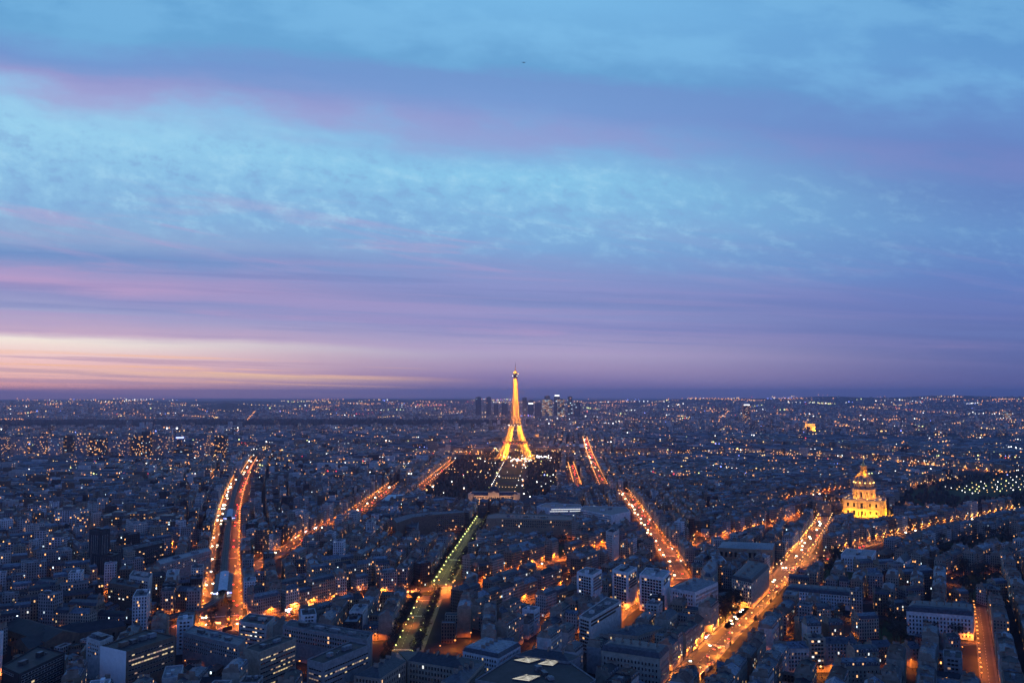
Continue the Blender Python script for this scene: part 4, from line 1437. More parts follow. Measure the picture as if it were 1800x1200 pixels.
def high_rise(px0, px1, ytop, ybase, wallmat, label, d_ratio=0.7, group=None, crown=1, rz=0.0):
    x0, y = PZ(px0, ybase)
    x1, _ = PZ(px1, ybase)
    h_ = H - (ytop - 690) / F * y
    w_ = abs(x1 - x0)
    o = thing('high_rise', label, 'tower', ((x0 + x1) / 2, y, 0), rz, group)
    dd = w_ * d_ratio
    b = MB()
    u = random.randint(0, 400) * 50.4
    b.prism([(-w_ / 2, -dd / 2), (w_ / 2, -dd / 2), (w_ / 2, dd / 2), (-w_ / 2, dd / 2)], 0, h_, wallmat, 'gravel', u0=u)
    b.obj('wall', o)
    b = MB()
    b.box((0, 0, h_), (w_ * 1.02, dd * 1.02, 1.2), 'steel')
    if crown:
        b.box((w_ * 0.08, 0, h_ + 1.2), (w_ * 0.5, dd * 0.5, 4.5), 'steel')
    b.obj('roof', o)
    block_poly([((x0 + x1) / 2 + a * (w_ / 2 + 4), y + c * (dd / 2 + 4)) for a, c in ((-1, -1), (1, -1), (1, 1), (-1, 1))])
    return o


RF = [(22, 42, 770, 808, 'tower_pale', 'squat pale high-rise, westmost of the river front towers'),
      (62, 84, 768, 812, 'tower_grid', 'grey gridded river front high-rise just west of the dark banded tower'),
      (87, 106, 772, 812, 'tower_pale', 'pale high-rise touching the dark banded tower'),
      (110, 131, 769, 809, 'tower_bands', 'dark high-rise with dim yellow storey bands'),
      (135, 157, 770, 812, 'tower_grid', 'grey high-rise just east of the dark banded tower'),
      (160, 184, 772, 813, 'tower_dark', 'dark high-rise with scattered lit rooms, second east of the banded tower'),
      (208, 230, 770, 812, 'tower_grid', 'gridded high-rise on the west of the river front middle cluster'),
      (233, 247, 770, 812, 'tower_dark', 'slim dark high-rise in the river front middle cluster'),
      (250, 264, 762, 812, 'tower_dark', 'tall black high-rise beside the stepped lit tower'),
      (272, 300, 768, 810, 'tower_grid', 'well-lit stepped high-rise beside the white mast'),
      (312, 319, 770, 800, 'tower_dark', 'slim tower with blue sign on its top'),
      (343, 366, 768, 812, 'tower_grid', 'many-lit high-rise east of the white mast'),
      (379, 398, 769, 810, 'tower_dark', 'dark many-lit high-rise, eastmost of the river front towers'),
      (190, 206, 778, 806, 'tower_pale', 'short pale high-rise in the gap of the river front'),
      (-14, 10, 768, 810, 'tower_grid', 'high-rise cut by the frame edge at the river front')]
RF += [(101, 134, 892, 940, 'tower_pale', 'broad pale high-rise with stacked balconies among the western roofs'), (137, 151, 905, 948, 'tower_grid', 'narrow grey high-rise just east of the broad pale one'),
       (186, 226, 902, 940, 'tower_lit', 'brown apartment slab with many lit rooms, the western of two alike'), (231, 266, 899, 936, 'tower_lit', 'brown apartment slab with many lit rooms, the eastern of two alike'),
       (270, 312, 908, 938, 'tower_grid', 'long grey slab at the end of the two lit brown slabs'), (52, 76, 884, 918, 'tower_pale', 'pale high-rise by the western frame edge, behind the broad one'),
       (33, 47, 908, 950, 'tower_pale', 'slim pale high-rise in front of the others near the western frame edge'), (0, 28, 898, 930, 'tower_grid', 'grey slab touching the western frame edge'),
       (64, 80, 928, 985, 'tower_pale', 'slim white high-rise near slab street'), (12, 31, 948, 1000, 'tower_grid', 'grey high-rise close to the slab street'),
       (86, 112, 938, 988, 'tower_pale', 'broad white high-rise standing over slab street'), (483, 497, 802, 822, 'tower_lit', 'yellow-lit slab beside the far end of the metro boulevard'),
       (716, 727, 802, 818, 'tower_lit', 'small white-lit block in the roofs west of the tower park'), (1080, 1108, 772, 790, 'tower_pale', 'pale broad block beyond the tower boulevard end'),
       (1556, 1568, 798, 810, 'tower_pale', 'small pale-framed block behind the golden dome')]
for r in RF:
    o = high_rise(r[0], r[1], r[2] - (4 if r[3] < 815 else 0), r[3], r[4], r[5], 0.8)
    if 'blue sign' in r[5]:
        b = MB()
        b.box((0, 0, 0), (22, 16, 5), 'sign_blue')
        b.obj('sign', o, (0, 0, H - (r[2] - 690) / F * o.location.y + 1.3))
b_ = high_rise(304, 336, 788, 808, 'tower_bands', 'broad low block with yellow-lit top storeys below the white mast', 0.6)
x, y = PZ(302, 806)
ma = thing('lattice_mast', 'tall slim white mast with two bright lamps at its top', 'mast', (x, y, 0))
hm = H - (752 - 690) / F * y
b = MB()
b.bar((0, 0, 0), (0, 0, hm), 4.2, 'plain_white', 3.0)
b.obj('pole', ma)
b = MB()
b.bar((-19, 0, hm - 2), (15, 0, hm - 2), 1.6, 'plain_white')
b.obj('crossbar', ma)
for dx_ in (-19, 15):
    b = MB()
    b.octa((0, 0, 0), 3.6, 'sign_white')
    b.obj('lamp', ma, (dx_, 0, hm))

LD = [(836, 846, 698, 732, 'tower_far', 'dark business tower, westmost of the far quarter'), (855, 863, 698, 732, 'tower_far', 'slim dark business tower, second from the west'),
      (882, 892, 707, 732, 'tower_far', 'broad low business block seen just west of the lattice tower'), (918, 926, 699, 732, 'tower_far', 'dim business tower just east of the lattice tower'),
      (928, 938, 704, 733, 'tower_far', 'low business block with white sign stripes'), (953, 971, 702, 733, 'tower_glow', 'broad glowing business tower with stepped crown'),
      (957, 967, 696, 730, 'tower_far', 'dark stepped core rising behind the glowing business tower'), (974, 984, 696, 733, 'tower_far', 'dark business tower with white lamps on top'),
      (980, 992, 701, 734, 'tower_glow', 'glowing curved-top business tower'), (998, 1006, 697, 733, 'tower_far', 'thin pointed business tower, eastmost of the far quarter'),
      (868, 876, 710, 734, 'tower_far', 'squat business block between the two western towers'), (940, 952, 708, 735, 'tower_far', 'squat business block west of the glowing tower'),
      (1008, 1020, 707, 734, 'tower_far', 'squat business block at the east end of the far quarter'), (1306, 1318, 712, 744, 'tower_dark', 'lone dark hotel tower with white sign on its top'),
      (1764, 1776, 722, 738, 'tower_glow', 'lone pale-lit block far off at the east')]
for r in LD:
    o = high_rise(*r, 0.7, None, 0 if 'glow' in r[4] else 1)
    yb = o.location.y
    ht = H - (r[2] - 690) / F * yb
    if 'white' in r[5]:
        b = MB()
        ww_ = (r[1] - r[0]) / F * yb
        b.box((0, -ww_ * 0.36, 0), (ww_ * 0.8, 2, 6 if yb < 7000 else 9), 'sign_white')
        b.obj('sign', o, (0, 0, ht - (0 if 'top' in r[5] else 30)))

# ---------------------------------------------------------------- elevated metro
vp = [PZ(*p) for p in ((150, 1112), (230, 1105), (300, 1098), (345, 1088), (370, 1076), (385, 1064), (390, 1052), (396, 980), (404, 905), (413, 868), (424, 838))]
vi = thing('metro_viaduct', 'dark elevated metro viaduct on iron columns along the middle of the boulevard', 'viaduct', (vp[6][0], vp[6][1], 0))
o0 = Vector((vp[6][0], vp[6][1]))
dk, pp, rl = MB(), MB(), MB()
VP = [Vector(p) - o0 for p in vp]
nn = []
for i in range(len(VP)):
    a, b_ = VP[max(0, i - 1)], VP[min(len(VP) - 1, i + 1)]
    d = (b_ - a).normalized()
    nn.append(Vector((-d.y, d.x)))
for i in range(len(VP) - 1):
    L = lambda k, o: (VP[k].x + nn[k].x * o, VP[k].y + nn[k].y * o)
    q = ccw([L(i, 4.4), L(i + 1, 4.4), L(i + 1, -4.4), L(i, -4.4)])
    dk.prism(q, 6.6, 8.2, 'viaduct_iron', 'roof_dark', True)
    for s in (-1, 1):
        q = ccw([L(i, s * 4.4), L(i + 1, s * 4.4), L(i + 1, s * 4.0), L(i, s * 4.0)])
        pp.prism(q, 8.2, 9.6, 'viaduct_iron', 'plain_grey')
    for o in (-2.8, -1.4, 1.4, 2.8):
        A, B = L(i, o), L(i + 1, o)
        rl.bar((*A, 8.4), (*B, 8.4), 0.2, 'steel')
dk.obj('deck', vi)
pp.obj('parapet', vi)
rl.obj('rails', vi)
for i in range(len(VP) - 1):
    a, b_ = VP[i], VP[i + 1]
    ln = (b_ - a).length
    for k in range(int(ln / 26) + 1):
        p = a.lerp(b_, min(1, (k + 0.5) * 26 / ln))
        c = MB()
        c.lathe([(0.9, 0), (0.9, 1.4), (0.5, 1.8), (0.5, 5.6), (1.3, 6.6)], 'viaduct_iron', 8)
        for s in (-1, 1):
            q = p + nn[i] * (3 * s)
            c2 = c.obj('pillar', vi, (q.x, q.y, 0))
for (pa, pb, lab) in (((391, 1046), (395, 1012), 'pale-roofed elevated metro station with blue-white lit mouth'), ((403, 913), (405, 900), 'smaller far metro station roof over the boulevard')):
    A, B = Vector(PZ(*pa, 10)), Vector(PZ(*pb, 10))
    d = B - A
    st = thing('metro_station', lab, 'station', (A.x, A.y, 0), math.atan2(d.y, d.x) - PI / 2)
    L_ = d.length
    b = MB()
    for s in (-1, 1):
        b.face([(s * 9, 0, 8), (s * 9, L_, 8), (s * 9, L_, 13), (s * 9, 0, 13)][::s], 'plain_grey')
        b.prism(ccw([(s * 9, 0), (s * 9, L_), (s * 4.6, L_), (s * 4.6, 0)]), 6.2, 8.5, 'masonry', 'pavement', True)
    b.obj('wall', st)
    b = MB()
    pf = [(-9.6, 13), (-5.2, 14.2), (-4.8, 15.4), (0, 16.4), (4.8, 15.4), (5.2, 14.2), (9.6, 13)]
    for k, ((xa, za), (xb, zb)) in enumerate(zip(pf, pf[1:])):
        b.face([(xa, -1, za), (xb, -1, zb), (xb, L_ + 1, zb), (xa, L_ + 1, za)], 'plain_white' if k in (2, 3) else 'zinc')
        b.face([(xa, -1, za - 0.4), (xa, L_ + 1, za - 0.4), (xb, L_ + 1, zb - 0.4), (xb, -1, zb - 0.4)], 'plain_white')
    b.obj('canopy_roof', st)
    for s in (-1, 1):
        f = MB()
        f.box((0, 0, 0), (5.0, 0.4, 0.9), 'sign_blue')
        f.obj('edge_light', st, (s * 7.0, -1.2, 12.2))
        f = MB()
        f.box((0, 0, 0), (0.8, 10, 0.3), 'sign_white')
        f.obj('platform_light', st, (s * 5.4, 3.2, 11.6))
        lamp_light(st, (s * 6.4, 4, 11.5), 900, (0.8, 0.85, 1.0))


# ================================================================ THE CITY BLOCKS
SEG = []
for nm, s in STREETS.items():
    acc = 0.0
    for a, b_ in zip(s['pts'], s['pts'][1:]):
        SEG.append((nm, Vector(a), Vector(b_), s['w'], acc))
        acc += (Vector(b_) - Vector(a)).length
rs = random.Random(21)
for _ in range(46):     # quarters further off, each with streets of its own direction
    y = rs.uniform(1250, 4300)
    p = Vector((rs.uniform(-.66, .66) * y, y))
    a = rs.uniform(0, PI)
    q = Vector((math.cos(a), math.sin(a))) * rs.uniform(60, 160)
    SEG.append(('quarter', p - q, p + q, 9, 0.0))
gx = np.arange(-2900, 2900, 12.0)
gy = np.arange(520, 4440, 12.0)
GX, GY = np.meshgrid(gx, gy)
best = np.full(GX.shape, 1e9)
lab = np.zeros(GX.shape, dtype=int)
for k, (nm, a, b_, w, acc) in enumerate(SEG):
    d = b_ - a
    t = np.clip(((GX - a.x) * d.x + (GY - a.y) * d.y) / max(d.length_squared, 1e-6), 0, 1)
    ds = np.hypot(GX - a.x - t * d.x, GY - a.y - t * d.y) - w / 2
    if nm in ('river quay',):
        ds = ds + 60
    up_ = ds < best
    best[up_] = ds[up_]
    lab[up_] = k

REC = []
GLOW = [(302, 1086), (335, 1094), (640, 1040), (618, 1046), (728, 1100), (803, 934), (1216, 950), (1240, 948), (520, 1090), (500, 1096), (545, 1080), (660, 1130), (690, 1146), (770, 1152), (795, 1142), (822, 1128),
        (455, 1186), (490, 1192), (520, 1180), (600, 1186), (630, 1172), (950, 1136), (998, 948), (870, 1022), (905, 1012), (1000, 1030), (1040, 1018), (1100, 1085), (1075, 1110), (1130, 1056), (1150, 1180), (1255, 1040), (1290, 1080),
        (320, 955), (310, 962), (335, 960), (95, 1030), (190, 1040), (1395, 1150), (1480, 1120), (1440, 1190), (1500, 1090), (950, 1190), (880, 1165), (985, 1010), (20, 1190)]
for g_ in GLOW:
    p_ = PZ(*g_)
    block_seg(p_, tuple(Vector(p_) * 0.97), 9)


def free(cx, cy_, rz, w, d, mark=True, shrink=0.9, low=False):
    co, si = math.cos(rz), math.sin(rz)
    hw, hd = w / 2, d / 2
    rad = math.hypot(hw, hd) + 2
    g = grid_box(cx - rad, cx + rad, cy_ - rad, cy_ + rad)
    if g is None:
        return False
    i0, i1, j0, j1, xs, ys = g
    lx = (xs - cx) * co + (ys - cy_) * si
    ly = -(xs - cx) * si + (ys - cy_) * co
    ins = (np.abs(lx) <= hw * shrink) & (np.abs(ly) <= hd * shrink)
    sub = occ[j0:j1, i0:i1]
    if (sub & ins).any() or (not low and (occF[j0:j1, i0:i1] & ins).any()):
        return False
    if mark:
        sub |= (np.abs(lx) <= hw - 0.3) & (np.abs(ly) <= hd - 0.3)
    return True


order = sorted(range(len(SEG)), key=lambda k: min(SEG[k][1].length, SEG[k][2].length))
for k in order:
    nm, a, b_, w, acc = SEG[k]
    sel = lab == k
    if not sel.any():
        continue
    d = (b_ - a).normalized()
    n = Vector((-d.y, d.x))
    S = (GX[sel] - a.x) * d.x + (GY[sel] - a.y) * d.y
    T = (GX[sel] - a.x) * n.x + (GY[sel] - a.y) * n.y
    s0, s1 = S.min(), S.max()
    base_rot = math.atan2(d.y, d.x)
    for side in (1, -1):
        tmax = (T * side).max()
        if tmax < w / 2:
            continue
        t = w / 2 + 0.6
        band = 0
        while t < tmax:
            mid = a + d * ((s0 + s1) / 2) + n * (side * t)
            far = mid.length > 2300
            fm = 1.7 if far else 1.0
            breaks = []
            q = s0 + random.uniform(20, 100)
            while q < s1:
                breaks.append(q)
                q += random.uniform(80, 150) * fm
            dep = 12.5 * (1.15 if far else 1.0)
            court = random.uniform(10, 16)
            for row, (off, dp) in enumerate(((0, dep), (dep + court, dep))):
                s = s0
                bh = random.uniform(19, 23)
                while s < s1:
                    fw = random.choice((14, 16, 18, 20, 22, 26, 30)) * fm
                    br = [x for x in breaks if s - 1 < x < s + fw]
                    if br:
                        if br[0] - s > 9:
                            fw = br[0] - s
                        else:
                            s = br[0] + random.uniform(8, 12)
                            continue
                    c = a + d * (s + fw / 2) + n * (side * (t + off + dp / 2))
                    if c.y > 545 and abs(c.x) < 0.655 * c.y + 50 and c.length < 4300 and (c.x - GX[0, 0]) > 0:
                        jy, jx = int((c.y - 520) / 12), int((c.x + 2900) / 12)
                        if 0 <= jy < lab.shape[0] and 0 <= jx < lab.shape[1]:
                            own = lab[jy, jx] == k or best[jy, jx] < 30
                            if own:
                                ok = False
                                for ff in (1.0, 0.7, 0.5):
                                    c2 = a + d * (s + fw * ff / 2) + n * (side * (t + off + dp / 2))
                                    if free(c2.x, c2.y, base_rot, fw * ff, dp):
                                        ok = True
                                        break
                                if ok:
                                    west = c.x < (a.x + b_.x) / 2
                                    mod = random.random() < (0.30 if c.x < -250 and c.y < 2300 else 0.10)
                                    hh = bh + random.gauss(0, 1.6) if not mod else random.uniform(22, 36 if c.x < -200 else 28)
                                    if random.random() < 0.08:
                                        hh *= 0.65
                                    front = base_rot + (PI if (side < 0) ^ (row == 1) else 0)
                                    REC.append(dict(x=c2.x, y=c2.y, rz=front, w=fw * ff - 0.1, d=dp, h=hh, mod=mod, street=nm, side=side, row=band * 2 + row, along=acc + s, kind='row', west=c.x < 0))
                    s += fw
            # wings across the courtyards
            s = s0 + random.uniform(0, 20)
            while s < s1 and court > 11:
                if random.random() < 0.62:
                    ww_ = random.choice((6.5, 8, 9))
                    c = a + d * s + n * (side * (t + dep + court / 2))
                    if c.y > 555 and abs(c.x) < 0.655 * c.y + 40 and c.length < 2600:
                        jy, jx = int((c.y - 520) / 12), int((c.x + 2900) / 12)
                        if 0 <= jy < lab.shape[0] and 0 <= jx < lab.shape[1] and lab[jy, jx] == k and free(c.x, c.y, base_rot, ww_, court - 0.4):
                            REC.append(dict(x=c.x, y=c.y, rz=base_rot + PI / 2, w=court - 0.4, d=ww_, h=random.uniform(7, 18), mod=random.random() < 0.3, street=nm, side=side, row=band * 2, along=acc + s, kind='wing', west=c.x < 0))
                s += random.uniform(13, 26)
            t += 2 * dep + court + random.uniform(8.5, 12)
            band += 1

for k in range(9000):      # low courtyard houses on the open ground in front of the larger buildings
    c_, r_ = random.choice(FRONT)
    p = c_ - c_.normalized() * random.uniform(0, 60) + Vector((random.uniform(-r_, r_), random.uniform(-r_, r_)))
    j, i = int((p.y - Y0) / CELL), int((p.x - X0) / CELL)
    if 0 <= j < NY and 0 <= i < NX and occF[j, i] and p.y > 560 and p.length < 1300:
        a = math.atan2(c_.x, c_.y) + random.choice((0.3, 0.3 + PI / 2))
        if free(p.x, p.y, a, random.uniform(9, 18), random.uniform(6, 8.5), low=True, shrink=1.15):
            REC.append(dict(x=p.x, y=p.y, rz=a, w=random.uniform(9, 15), d=random.uniform(5.5, 7), h=random.uniform(4, 9), mod=random.random() < 0.3, street='front yards', side=1, row=0, along=p.length, kind='wing', west=p.x < 0))
print('buildings', len(REC))


def shape(r):
    """Roof kind, wall tone, roof material and so on of one building."""
    if r['kind'] == 'wing':
        r['roof'] = 'flat' if r['mod'] else random.choice(('shed', 'gable', 'gable'))
        r['tone'] = random.choice(('pale', 'cream', 'grey', 'beige', 'brown'))
        r['rm'] = random.choice(('zinc', 'zinc', 'pale_zinc', 'tile', 'gravel', 'roof_dark'))
    elif r['mod']:
        r['roof'] = 'flat'
        r['tone'] = random.choice(('pale', 'white', 'grey', 'grey', 'beige', 'brown', 'pale', 'dark'))
        r['rm'] = random.choice(('gravel', 'gravel', 'roof_dark', 'pale_zinc'))
    else:
        r['roof'] = random.choice(('mansard', 'mansard', 'mansard', 'mansard', 'gable'))
        r['tone'] = random.choice(('cream', 'cream', 'beige', 'beige', 'grey', 'pale', 'ochre', 'brown'))
        r['rm'] = random.choice(('zinc', 'zinc', 'zinc', 'pale_zinc', 'slate', 'tile', 'roof_dark'))
    r['u'] = random.randint(0, 4000) * 2.5
    return r


def bld(r, mw, mr, mc, tf, wall, chimneys=True):
    """Write one building's walls, roof and chimneys into three meshes."""
    w, d, h = r['w'] / 2, r['d'] / 2, r['h']
    rect = [(-w, -d), (w, -d), (w, d), (-w, d)]
    W_ = [tf(*p) for p in rect]
    if mw is not None:
        mw.prism(W_, 0, h, wall, None, u0=r['u'])
    rm = r['rm']
    if mr is not None:
        fc = lambda pts, mt: mr.face([(*tf(x, y), z) for x, y, z in pts], mt)
        if r['roof'] == 'mansard':
            lo = 'slate' if rm != 'pale_zinc' else 'zinc'
            o, i1, z1, z2 = 0.3, 1.0, h + 2.6, h + 4.2
            A = [(-w, -d - o, h), (w, -d - o, h), (w, d + o, h), (-w, d + o, h)]
            B = [(-w, -d + i1, z1), (w, -d + i1, z1), (w, d - i1, z1), (-w, d - i1, z1)]
            fc([A[0], A[1], B[1], B[0]], lo)
            fc([A[2], A[3], B[3], B[2]], lo)
            fc([B[0], B[1], (w, 0, z2), (-w, 0, z2)], rm)
            fc([B[2], B[3], (-w, 0, z2), (w, 0, z2)], rm)
            for s, q in ((1, (A[1], A[2], B[2], (w, 0, z2), B[1])), (-1, (A[3], A[0], B[0], (-w, 0, z2), B[3]))):
                fc(list(q), 'chimney')
            r['ridge'] = z2
        elif r['roof'] == 'gable':
            z2 = h + min(4.5, d * 0.6)
            fc([(-w, -d - .3, h - .1), (w, -d - .3, h - .1), (w, 0, z2), (-w, 0, z2)], rm)
            fc([(w, d + .3, h - .1), (-w, d + .3, h - .1), (-w, 0, z2), (w, 0, z2)], rm)
            fc([(w, -d, h), (w, d, h), (w, 0, z2)], 'chimney')
            fc([(-w, d, h), (-w, -d, h), (-w, 0, z2)], 'chimney')
            r['ridge'] = z2
        elif r['roof'] == 'shed':
            fc([(-w, -d, h), (w, -d, h), (w, d, h + 1.6), (-w, d, h + 1.6)], rm)
            fc([(w, -d, h), (w, d, h), (w, d, h + 1.6)], 'plain_grey')
            fc([(-w, d, h), (-w, -d, h), (-w, d, h + 1.6)], 'plain_grey')
            fc([(w, d, h), (-w, d, h), (-w, d, h + 1.6), (w, d, h + 1.6)], 'plain_grey')
            r['ridge'] = h + 1.6
        else:
            fc([(-w, -d, h), (w, -d, h), (w, d, h), (-w, d, h)], rm)
            for q0, q1, nx_, ny_ in (((-w, -d), (w, -d), 0, 1), ((w, -d), (w, d), -1, 0), ((w, d), (-w, d), 0, -1), ((-w, d), (-w, -d), 1, 0)):
                fc([(*q0, h), (*q1, h), (*q1, h + .9), (*q0, h + .9)], 'plain_' + r['tone'])
                fc([(q1[0] + nx_ * .35, q1[1] + ny_ * .35, h), (q0[0] + nx_ * .35, q0[1] + ny_ * .35, h), (q0[0] + nx_ * .35, q0[1] + ny_ * .35, h + .9), (q1[0] + nx_ * .35, q1[1] + ny_ * .35, h + .9)], 'plain_' + r['tone'])
                fc([(*q0, h + .9), (*q1, h + .9), (q1[0] + nx_ * .35, q1[1] + ny_ * .35, h + .9), (q0[0] + nx_ * .35, q0[1] + ny_ * .35, h + .9)], 'plain_' + r['tone'])
            r['ridge'] = h
    if mc is not None and chimneys:
        rd = r.get('ridge', h + 3)
        bx = lambda x0, x1, y0, y1, z0, z1, mt: mc.prism([tf(x0, y0), tf(x1, y0), tf(x1, y1), tf(x0, y1)], z0, z1, mt, mt)
        if r['roof'] == 'flat':
            for _ in range(1 + int(r['w'] / 14)):
                x, y = random.uniform(-w * .7, w * .5), random.uniform(-d * .5, d * .2)
                a_, b_ = random.uniform(2.5, 6), random.uniform(2, 4)
                bx(x, min(x + a_, w - .6), y, min(y + b_, d - .6), h, h + random.uniform(1.5, 3.2), random.choice(('gravel', 'pale_zinc', 'plain_' + r['tone'])))
        else:
            for e in (-1, 1):
                for _ in range(random.choice((1, 1, 2))):
                    y = random.uniform(-d * .75, d * .35)
                    L = random.uniform(1.6, 4.2)
                    x = e * (w - 0.45)
                    bx(x - .4, x + .4, y, y + L, h + 0.5, rd + random.uniform(0.6, 1.8), 'chimney')
                    bx(x - .15, x + .15, y + .25, y + L - .25, rd + 1.2, rd + 2.3, 'pots')
    return r


rows = sorted([shape(r) for r in REC if r['kind'] == 'row'], key=lambda r: math.hypot(r['x'], r['y']))
wings = sorted([shape(r) for r in REC if r['kind'] == 'wing'], key=lambda r: math.hypot(r['x'], r['y']))
vis = lambda r: abs(r['x']) < 0.628 * r['y'] + 4 and r['y'] * 510 / F > H - r['h'] - 4
inframe = [r for r in rows if vis(r)]
rows = inframe + [r for r in rows if not vis(r)]
NIND = 300
for i, r in enumerate(rows[:NIND]):
    r['ind'] = i
dmax = math.hypot(rows[NIND - 1]['x'], rows[NIND - 1]['y'])
wing_ind = [r for r in wings if vis(r) and math.hypot(r['x'], r['y']) < dmax][:160]
for r in wing_ind:
    r['ind'] = True
SIDE = lambda r: 'sunset side' if r['street'] in STREETS and (r['side'] > 0) == (STREETS[r['street']]['pts'][-1][1] > STREETS[r['street']]['pts'][0][1]) else 'dome side'
seen = {}
RW = {0: 'front row', 1: 'row backing the front', 2: 'third row', 3: 'fourth row', 4: 'fifth row', 5: 'sixth row', 6: 'seventh row', 7: 'eighth row'}
for r in sorted(rows[:NIND] + wing_ind, key=lambda r: r['along']):
    kk = (r['kind'], r['street'], r['side'], r['row'])
    seen[kk] = seen.get(kk, 0) + 1
    r['nth'] = seen[kk]
RN = {'zinc': 'zinc-roofed', 'pale_zinc': 'pale-roofed', 'slate': 'slate-roofed', 'tile': 'tile-roofed', 'gravel': 'flat-roofed', 'roof_dark': 'dark-roofed'}
done_lab = set()
for r in rows[:NIND]:
    row = RW.get(r['row'], ordinal(r['row'] + 1) + ' row')
    lb = f"{r['tone']} {RN[r['rm']]} building, {ordinal(r['nth'])} along {row}, {SIDE(r)} of {r['street']}"
    name = 'apartment_building'
    o = thing(name, lb, 'apartment building', (r['x'], r['y'], 0), r['rz'], 'apartment buildings filling the near city blocks')
    near = r['ind'] < 150
    mw, mr = MB(), MB()
    ident = lambda x, y: (x, y)
    bld(r, mw, mr, None, ident, ('plain_' if near else 'facade_') + r['tone'])
    # string courses and cornice make the wall read as storeys
    w, d, h = r['w'] / 2, r['d'] / 2, r['h']
    if near:
        for z in (h - 0.5, h - 3.6, 4.2):
            for s in (-1, 1):
                mw.box((0, s * (d + .1), z), (2 * w - 0.1, 0.25, 0.35), 'plain_' + r['tone'])
    mw.obj('wall', o)
    ro = mr.obj('roof', o)
    rd = r['ridge']
    if r['roof'] == 'flat':
        for _ in range(1 + int(r['w'] / 13)):
            b = MB()
            b.box((0, 0, 0), (random.uniform(2.5, 6), random.uniform(2, 4), random.uniform(1.5, 3.2)), random.choice(('gravel', 'pale_zinc', 'plain_' + r['tone'])))
            b.obj('plant_room', ro, (random.uniform(-w * .6, w * .6), random.uniform(-d * .4, d * .4), h))
    else:
        for e in (-1, 1):
            for _ in range(random.choice((1, 2, 3, 3))):
                L = random.uniform(1.6, 4.2)
                b = MB()
                b.box((0, 0, 0), (0.8, L, rd - h + 0.8), 'chimney')
                for q in range(int(L / 0.7)):
                    b.box((0, -L / 2 + 0.4 + q * 0.7, rd - h + 0.8), (0.3, 0.3, 0.8), 'pots')
                b.obj('chimney', ro, (e * (w - 0.45), random.uniform(-d * .7, d * .7), h + 0.5))
        if near:
            if 'rw' not in WIN:
                b = MB()
                b.prism([(-.5, -.6), (.5, -.6), (.5, .6), (-.5, .6)], -0.1, 0.12, 'steel', 'glass_dark')
                WIN['rw'] = b.mesh('roof_window')
            ph = math.atan2(rd - h - (2.6 if r['roof'] == 'mansard' else 0), d - (1 if r['roof'] == 'mansard' else -0.3))
            for _ in range(random.choice((1, 2, 3))):
                sg = 1 if facing([(-w, -d), (w, -d), (w, d), (-w, d)], r['x'], r['y'], r['rz'])[0] == 2 else -1
                yv = sg * d * random.uniform(.3, .6)
                zv = rd - abs(yv) * math.tan(ph)
                q_ = link('roof_window', WIN['rw'], ro, (random.uniform(-w * .7, w * .7), yv, zv + 0.05))
                q_.rotation_euler = (-sg * ph, 0, 0)
        if near and r['roof'] == 'mansard':
            rect = [(-w, -d), (w, -d), (w, d), (-w, d)]
            for e in facing(rect, r['x'], r['y'], r['rz']):
                if e in (0, 2):
                    nd = max(2, int(r['w'] / 3.6))
                    for q in range(nd):
                        k_ = 'dormer_lit' if random.random() < 0.10 else 'dormer'
                        if k_ not in WIN:
                            b = MB()
                            b.prism([(-.75, -.6), (.75, -.6), (.75, .9), (-.75, .9)], 0, 1.9, 'plain_pale', 'zinc')
                            b.face([(-.5, -.62, .25), (.5, -.62, .25), (.5, -.62, 1.65), (-.5, -.62, 1.65)], 'room_warm' if k_ == 'dormer_lit' else 'glass_dark')
                            WIN[k_] = b.mesh('dormer')
                        x = (q + .5) / nd * 2 * w - w
                        link('dormer', WIN[k_], ro, (x, -d + .65 if e == 0 else d - .65, h + .35), 0 if e == 0 else PI)
    rect = [(-w, -d), (w, -d), (w, d), (-w, d)]
    ed = [e for e in facing(rect, r['x'], r['y'], r['rz']) if e in (0, 2) or r['mod'] and e in (1, 3)]
    if near:
        mod = r['mod']
        place_windows(o, rect, h, ed, pitch=random.choice((2.6, 3.0)), storey=3.05, w=1.9 if mod else 1.15, hh=1.5 if mod else 1.9, lit=0.13,
                      surround='plain_' + r['tone'] if mod else 'plain_pale', limit=26 if r['ind'] > 90 else 34, z0=h - 3.05 * int((h - 1) / 3.05))
    else:
        for _ in range(random.choice((0, 1, 1, 2))):
            if ed:
                e = ed[0]
                a, b_ = Vector(rect[e]), Vector(rect[(e + 1) % 4])
                p = a.lerp(b_, random.uniform(.15, .85))
                dd = b_ - a
                link('window', window_mesh(random.choice(('room_warm', 'room_yellow', 'room_warm', 'room_white')), 1.2, 1.9), o, (p.x, p.y, h - random.choice((1.7, 4.8, 7.8))), math.atan2(dd.y, dd.x))
for r in wing_ind:
    row = RW.get(r['row'], ordinal(r['row'] + 1) + ' row')
    lb = f"low {r['tone']} {RN[r['rm']]} courtyard wing, {ordinal(r['nth'])} behind {row}, {SIDE(r)} of {r['street']}" if r['street'] in STREETS else f"low {r['tone']} {RN[r['rm']]} yard house, {ordinal(r['nth'])} among the small houses at the feet of larger buildings"
    o = thing('courtyard_wing', lb, 'house', (r['x'], r['y'], 0), r['rz'], 'courtyard wings inside the near city blocks')
    mw, mr = MB(), MB()
    bld(r, mw, mr, None, lambda x, y: (x, y), 'facade_' + r['tone'])
    mw.obj('wall', o)
    mr.obj('roof', o)

